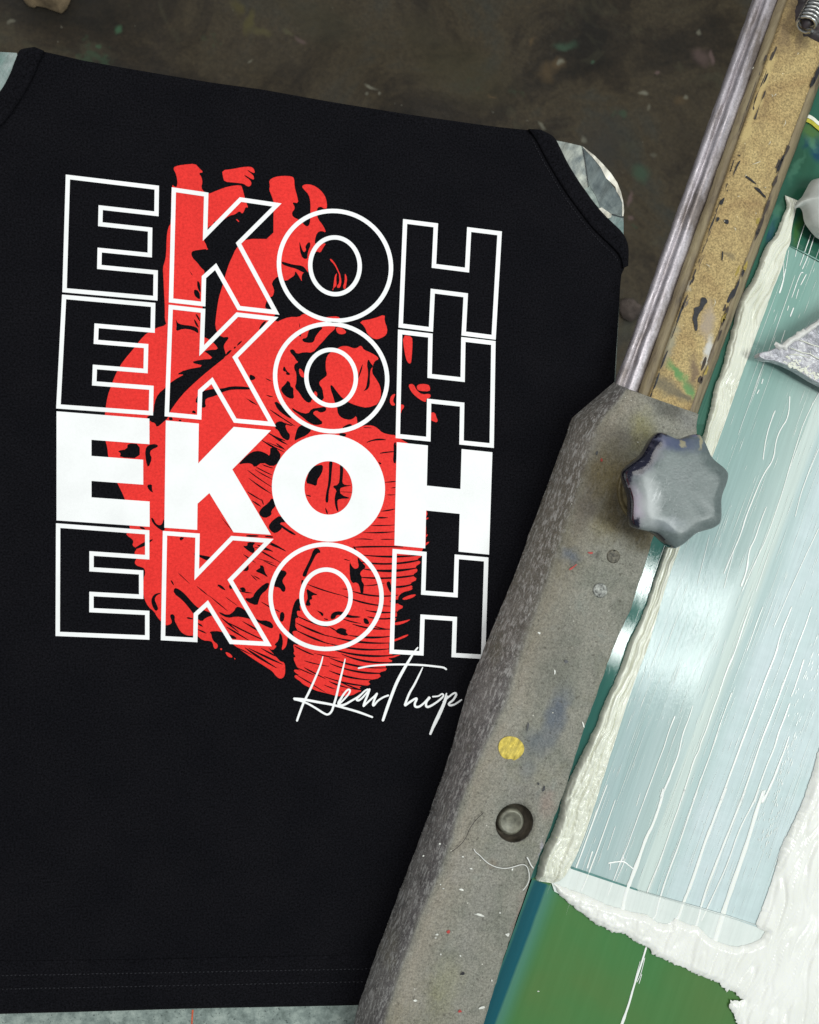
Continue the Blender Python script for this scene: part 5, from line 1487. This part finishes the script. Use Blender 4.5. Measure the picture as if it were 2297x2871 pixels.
clamp = thing("frame_clamp", "dusty grey steel clamp arm with a yellow dot lying along the frame", "clamp", P(1450, 2100, .010))
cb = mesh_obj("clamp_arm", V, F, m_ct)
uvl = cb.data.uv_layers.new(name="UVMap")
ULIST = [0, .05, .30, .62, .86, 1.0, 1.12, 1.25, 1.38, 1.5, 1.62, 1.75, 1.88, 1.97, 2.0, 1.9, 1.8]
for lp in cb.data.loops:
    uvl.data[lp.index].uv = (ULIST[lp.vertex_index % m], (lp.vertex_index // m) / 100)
fix_normals(cb)
# drill the round recess
hc = P(1443, 2308, CZ); hr = .0128
bm = bmesh.new()
bmesh.ops.create_cone(bm, cap_ends=True, segments=64, radius1=hr, radius2=hr, depth=.02, matrix=Matrix.Translation((hc.x, hc.y, CZ + .001)))
me = bpy.data.meshes.new("cutter"); bm.to_mesh(me); bm.free()
cut = bpy.data.objects.new("cutter", me); COL.objects.link(cut)
md = cb.modifiers.new("drill", 'BOOLEAN'); md.object = cut; md.operation = 'DIFFERENCE'; md.solver = 'EXACT'
dg = bpy.context.evaluated_depsgraph_get(); dg.update()
newm = bpy.data.meshes.new_from_object(cb.evaluated_get(dg))
cb.modifiers.clear(); cb.data = newm
bpy.data.objects.remove(cut)
cb.parent = clamp; cb.location = -clamp.location
m_dk = m_plain("dark_recess", (.060, .050, .036), .6, var=.6, sc=150, bump=.5)
m_bolt = m_plain("dirty_bolt", (.17, .165, .125), .45, metal=.2, var=.5, sc=160, bump=.5)
lathe("recess_wall", (hc.x, hc.y), [(.0126, CZ - .0006), (.0122, CZ - .003), (.0118, CZ - .0085), (.0, CZ - .0086)], m_dk, clamp)
bc = P(1432, 2303, CZ - .005)
lathe("bolt_head", (bc.x, bc.y), [(.0088, CZ - .0088), (.0087, CZ - .0044), (.0081, CZ - .0034), (.0066, CZ - .0030), (.0058, CZ - .0036), (.0, CZ - .0034)], m_bolt, clamp)
marks("yellow_dot", [[(1400,2080),(1412,2068),(1428,2064),(1448,2067),(1462,2078),(1471,2094),(1469,2110),(1458,2124),(1440,2134),(1436,2127),(1420,2130),(1405,2120),(1397,2100)]], CZ + .0007, m_tape("yellow_paint", (.45, .33, .03), (.72, .56, .10), .6, 200), clamp)
# small screws and dents
for (x, y, r, mt, nm) in [(1683,1655,22,"bright", "rivet"), (1720,1560,20,"dark","rivet")]:
    c = P(x, y, CZ); rr = r * .000228
    mm = m_plain("rivet_" + mt, (.27, .275, .25) if mt == "bright" else (.10, .09, .065), .5, metal=.1, var=.95, sc=420, bump=1.0)
    lathe(nm, (c.x, c.y), [(rr, CZ - .001), (rr, CZ + .0004), (rr * .8, CZ + .0008), (rr * .62, CZ + .0003), (rr * .4, CZ + .0006), (0, CZ + .0004)], mm, clamp, seg=24)
# dents, chips and scratches
m_wc = m_plain("white_chip", (.72, .72, .66), .5)
m_rc = m_plain("red_chip", (.42, .045, .035), .6)
for (x, y, rx, ry, mt, ro) in [(1344,2565,13,3,m_wc,.25),(1225,2620,4,3,m_wc,0),(1222,2630,3,2,m_wc,0),(1424,2621,7,5,m_wc,0),(1636,2033,2,10,m_wc,-.3),(1556,1885,2,7,m_wc,.1),(1513,1775,5,3,m_wc,0),(1165,2806,6,3,m_wc,.2),(1352,2826,8,3,m_wc,-.3),(1188,2400,3,3,m_wc,0),
      (1258,2613,5,6,m_rc,0),(1290,2836,7,4,m_rc,0),(1688,1290,4,6,m_rc,0),(1656,1550,6,4,m_rc,0),(1608,1590,12,2.5,m_rc,-.6),(1298,2730,8,4,m_blk,-.6),(1525,2213,4,9,m_blk,.3),(1510,2198,3,5,m_blk,0),(1588,1855,5,4,m_blk,0),(1480,2040,3,12,m_blk,.2),(1674,1270,5,6,m_blk,0),
      (1234,2366,3,2,m_wc,0),(1236,2480,2,2,m_wc,0),(1298,2402,3,2,m_wc,0),(1322,2436,4,2,m_wc,.3),(1291,2680,3,3,m_wc,0),(1236,2676,3,2,m_wc,0),(1402,2560,3,3,m_wc,0),(1380,2750,2,3,m_wc,0),(1243,2492,3,2,m_wc,0),(1294,2495,6,3,m_wc,.5),(1437,2438,3,3,m_wc,0),(1510,2780,3,2,m_wc,0)]:
    sheet("paint_chip", [blob(x, y, rx, ry, 9, .45, ro)], CZ + .0008, mt, clamp)
# fibres standing off the dusty edge
m_fib = m_plain("dust_fibre", (.34, .33, .31), .8)
V, F = [], []
for k in range(2600):
    t = random.random()
    l, tt, r = secs[int(t * (len(secs) - 4))]
    if l[1] > 2900: continue
    q = lerp(l, tt, random.random() ** 1.6 * .9)
    zz = .014 + .026 * random.random()
    s = (q[0] - l[0]) / max(1e-6, tt[0] - l[0])
    zz = float(np.interp(s, [0, .3, .62, .86, 1], [.014, .026, .036, .0412, .0428]))
    a = P(q[0], q[1], zz)
    dr = Vector((random.uniform(-1, .4), random.uniform(-1, 1), random.uniform(-.1, .7))).normalized()
    L = random.uniform(.0004, .0014)
    b = a + dr * L + Vector((0, 0, .0002))
    sd = dr.cross(Vector((0, 0, 1))).normalized() * .00007
    k0 = len(V)
    V += [a - sd, a + sd, b + Vector((0, 0, .00005))]
    F.append((k0, k0 + 1, k0 + 2))
o = mesh_obj("dust_fibres", V, F, m_fib, clamp, smooth=False); o['kind'] = 'stuff'

# loose threads lying on the clamp
m_wt = m_plain("white_thread", (.78, .78, .74), .8, var=.05)
m_ht = m_plain("dark_hair", (.05, .04, .035), .5, var=.05)
def loose(name, pts, r, mat, label, cat):
    pts2 = chaikin(pts, 3, closed=False)
    P3 = [P(x, y, CZ + .0012 + .0004 * abs(math.sin(i * .23))) for i, (x, y) in enumerate(pts2)]
    c = P3[len(P3) // 2]
    o = tube(name, P3, r, mat, None, seg=6)
    o['label'] = label; o['category'] = cat
S6b = 800 / 1725
loose("cotton_thread", T(900,2100,S6b,[(925,605),(935,625),(960,642),(985,670),(1015,695),(1060,716),(1110,724),(1160,716),(1210,698),(1240,702),(1256,730),(1262,780),(1252,815),(1235,840),(1222,855)]), .00030, m_wt, "long curled white cotton thread lying on the clamp below the round bolt recess", "thread")
loose("cotton_thread", T(900,2100,S6b,[(1246,655),(1258,675),(1268,700),(1285,722)]), .00045, m_wt, "short pale strand lying at the clamp edge right of the long white thread", "thread")
loose("hair_strand", T(900,2100,S6b,[(785,625),(820,600),(860,565),(885,520),(900,480),(935,430),(985,385)]), .00022, m_ht, "dark hair strand lying across the clamp left of the round bolt recess", "hair")

# ------------------------------------------------------------------ star knob
KZ = .086
kc = P(1911, 1371, KZ)
knob = thing("star_knob", "worn grey seven-lobed clamping knob with black glossy chips, standing on the clamp", "knob", (kc.x - .003, kc.y - .003, CZ))
m_kn = m_knob()
lob = [(108, 178), (67, 180), (16.6, 170), (-37.6, 171), (-92, 177), (-141.5, 174), (163, 170)]
lob = sorted([(a % 360, r) for a, r in lob])
px2m = (KZ * 0 + (0.60 - KZ)) / FPX * 1.012
n = 210
outl = []
for k in range(n):
    a = 360 * k / n
    # position between neighbouring lobes
    best = None
    for i, (la, lr_) in enumerate(lob):
        ln, rn = lob[(i + 1) % len(lob)]
        d = (ln - la) % 360; u_ = ((a - la) % 360)
        if u_ < d:
            f = u_ / d
            r0 = lr_ * (1 - f) + rn * f
            dip = .155 * (0.5 - .5 * math.cos(2 * math.pi * f)) ** .72
            best = r0 * (1 - dip)
            break
    outl.append((math.radians(a), best * px2m))
prof = [(.86, -.018), (.955, -.0165), (.995, -.0135), (1.0, -.0100), (.993, -.0068), (.972, -.0044), (.935, -.0029), (.88, -.0018), (.82, -.0009), (.76, -.0002), (.71, .0001)]
V, F = [], []
for f, z in prof:
    for a, r in outl:
        V.append((kc.x + math.cos(a) * r * f, kc.y + math.sin(a) * r * f, KZ + z + .00025 * fbm(math.cos(a) * r * f, math.sin(a) * r * f, 90)))
for g in (.6, .4, .2):
    for a, r in outl:
        rr = r * g
        x, y = math.cos(a) * rr, math.sin(a) * rr
        V.append((kc.x + x, kc.y + y, KZ + .0002 - .0004 * (1 - g) + .0003 * fbm(x, y, 60)))
rows = len(prof) + 3
for i in range(rows - 1):
    for k in range(n):
        k2 = (k + 1) % n
        F.append((i * n + k, i * n + k2, (i + 1) * n + k2, (i + 1) * n + k))
F.append(tuple((rows - 1) * n + k for k in range(n)))
F.append(tuple(range(n))[::-1])
m_gb = m_plain("glossy_black_rim", (.014, .015, .024), .12, var=.5, sc=200)
o = mesh_obj("knob_head", V, F, [m_kn, m_gb], knob); fix_normals(o)
for p_ in o.data.polygons:
    if p_.center.z < KZ - .0056: p_.material_index = 1
m_ring = m_plain("brass_dirt", (.16, .125, .06), .4, metal=.3, var=.5, sc=160, bump=.5)
sx = P(1765, 1425, CZ)
sc_ = (kc.x - .004, kc.y - .003)
sc_ = (kc.x, kc.y)
lathe("washer", sc_, [(.0250, CZ - .0005), (.0250, CZ + .0018), (.0242, CZ + .0026), (.0226, CZ + .0022), (.0212, CZ + .0024), (.0206, CZ + .0046), (.0192, CZ + .0052), (.006, CZ + .0050)], m_ring, knob)
# threaded stem up to the head
stem = [(.0052, CZ + .002)]
for k in range(22):
    z = CZ + .003 + .003 + k * .0011
    stem += [(.0052, z), (.0060, z + .00055)]
stem += [(.0105, KZ - .016), (.0105, KZ - .012)]
lathe("threaded_stem", (kc.x, kc.y) if False else ((sc_[0] + kc.x) / 2, (sc_[1] + kc.y) / 2), stem, m_bolt, knob, seg=24)
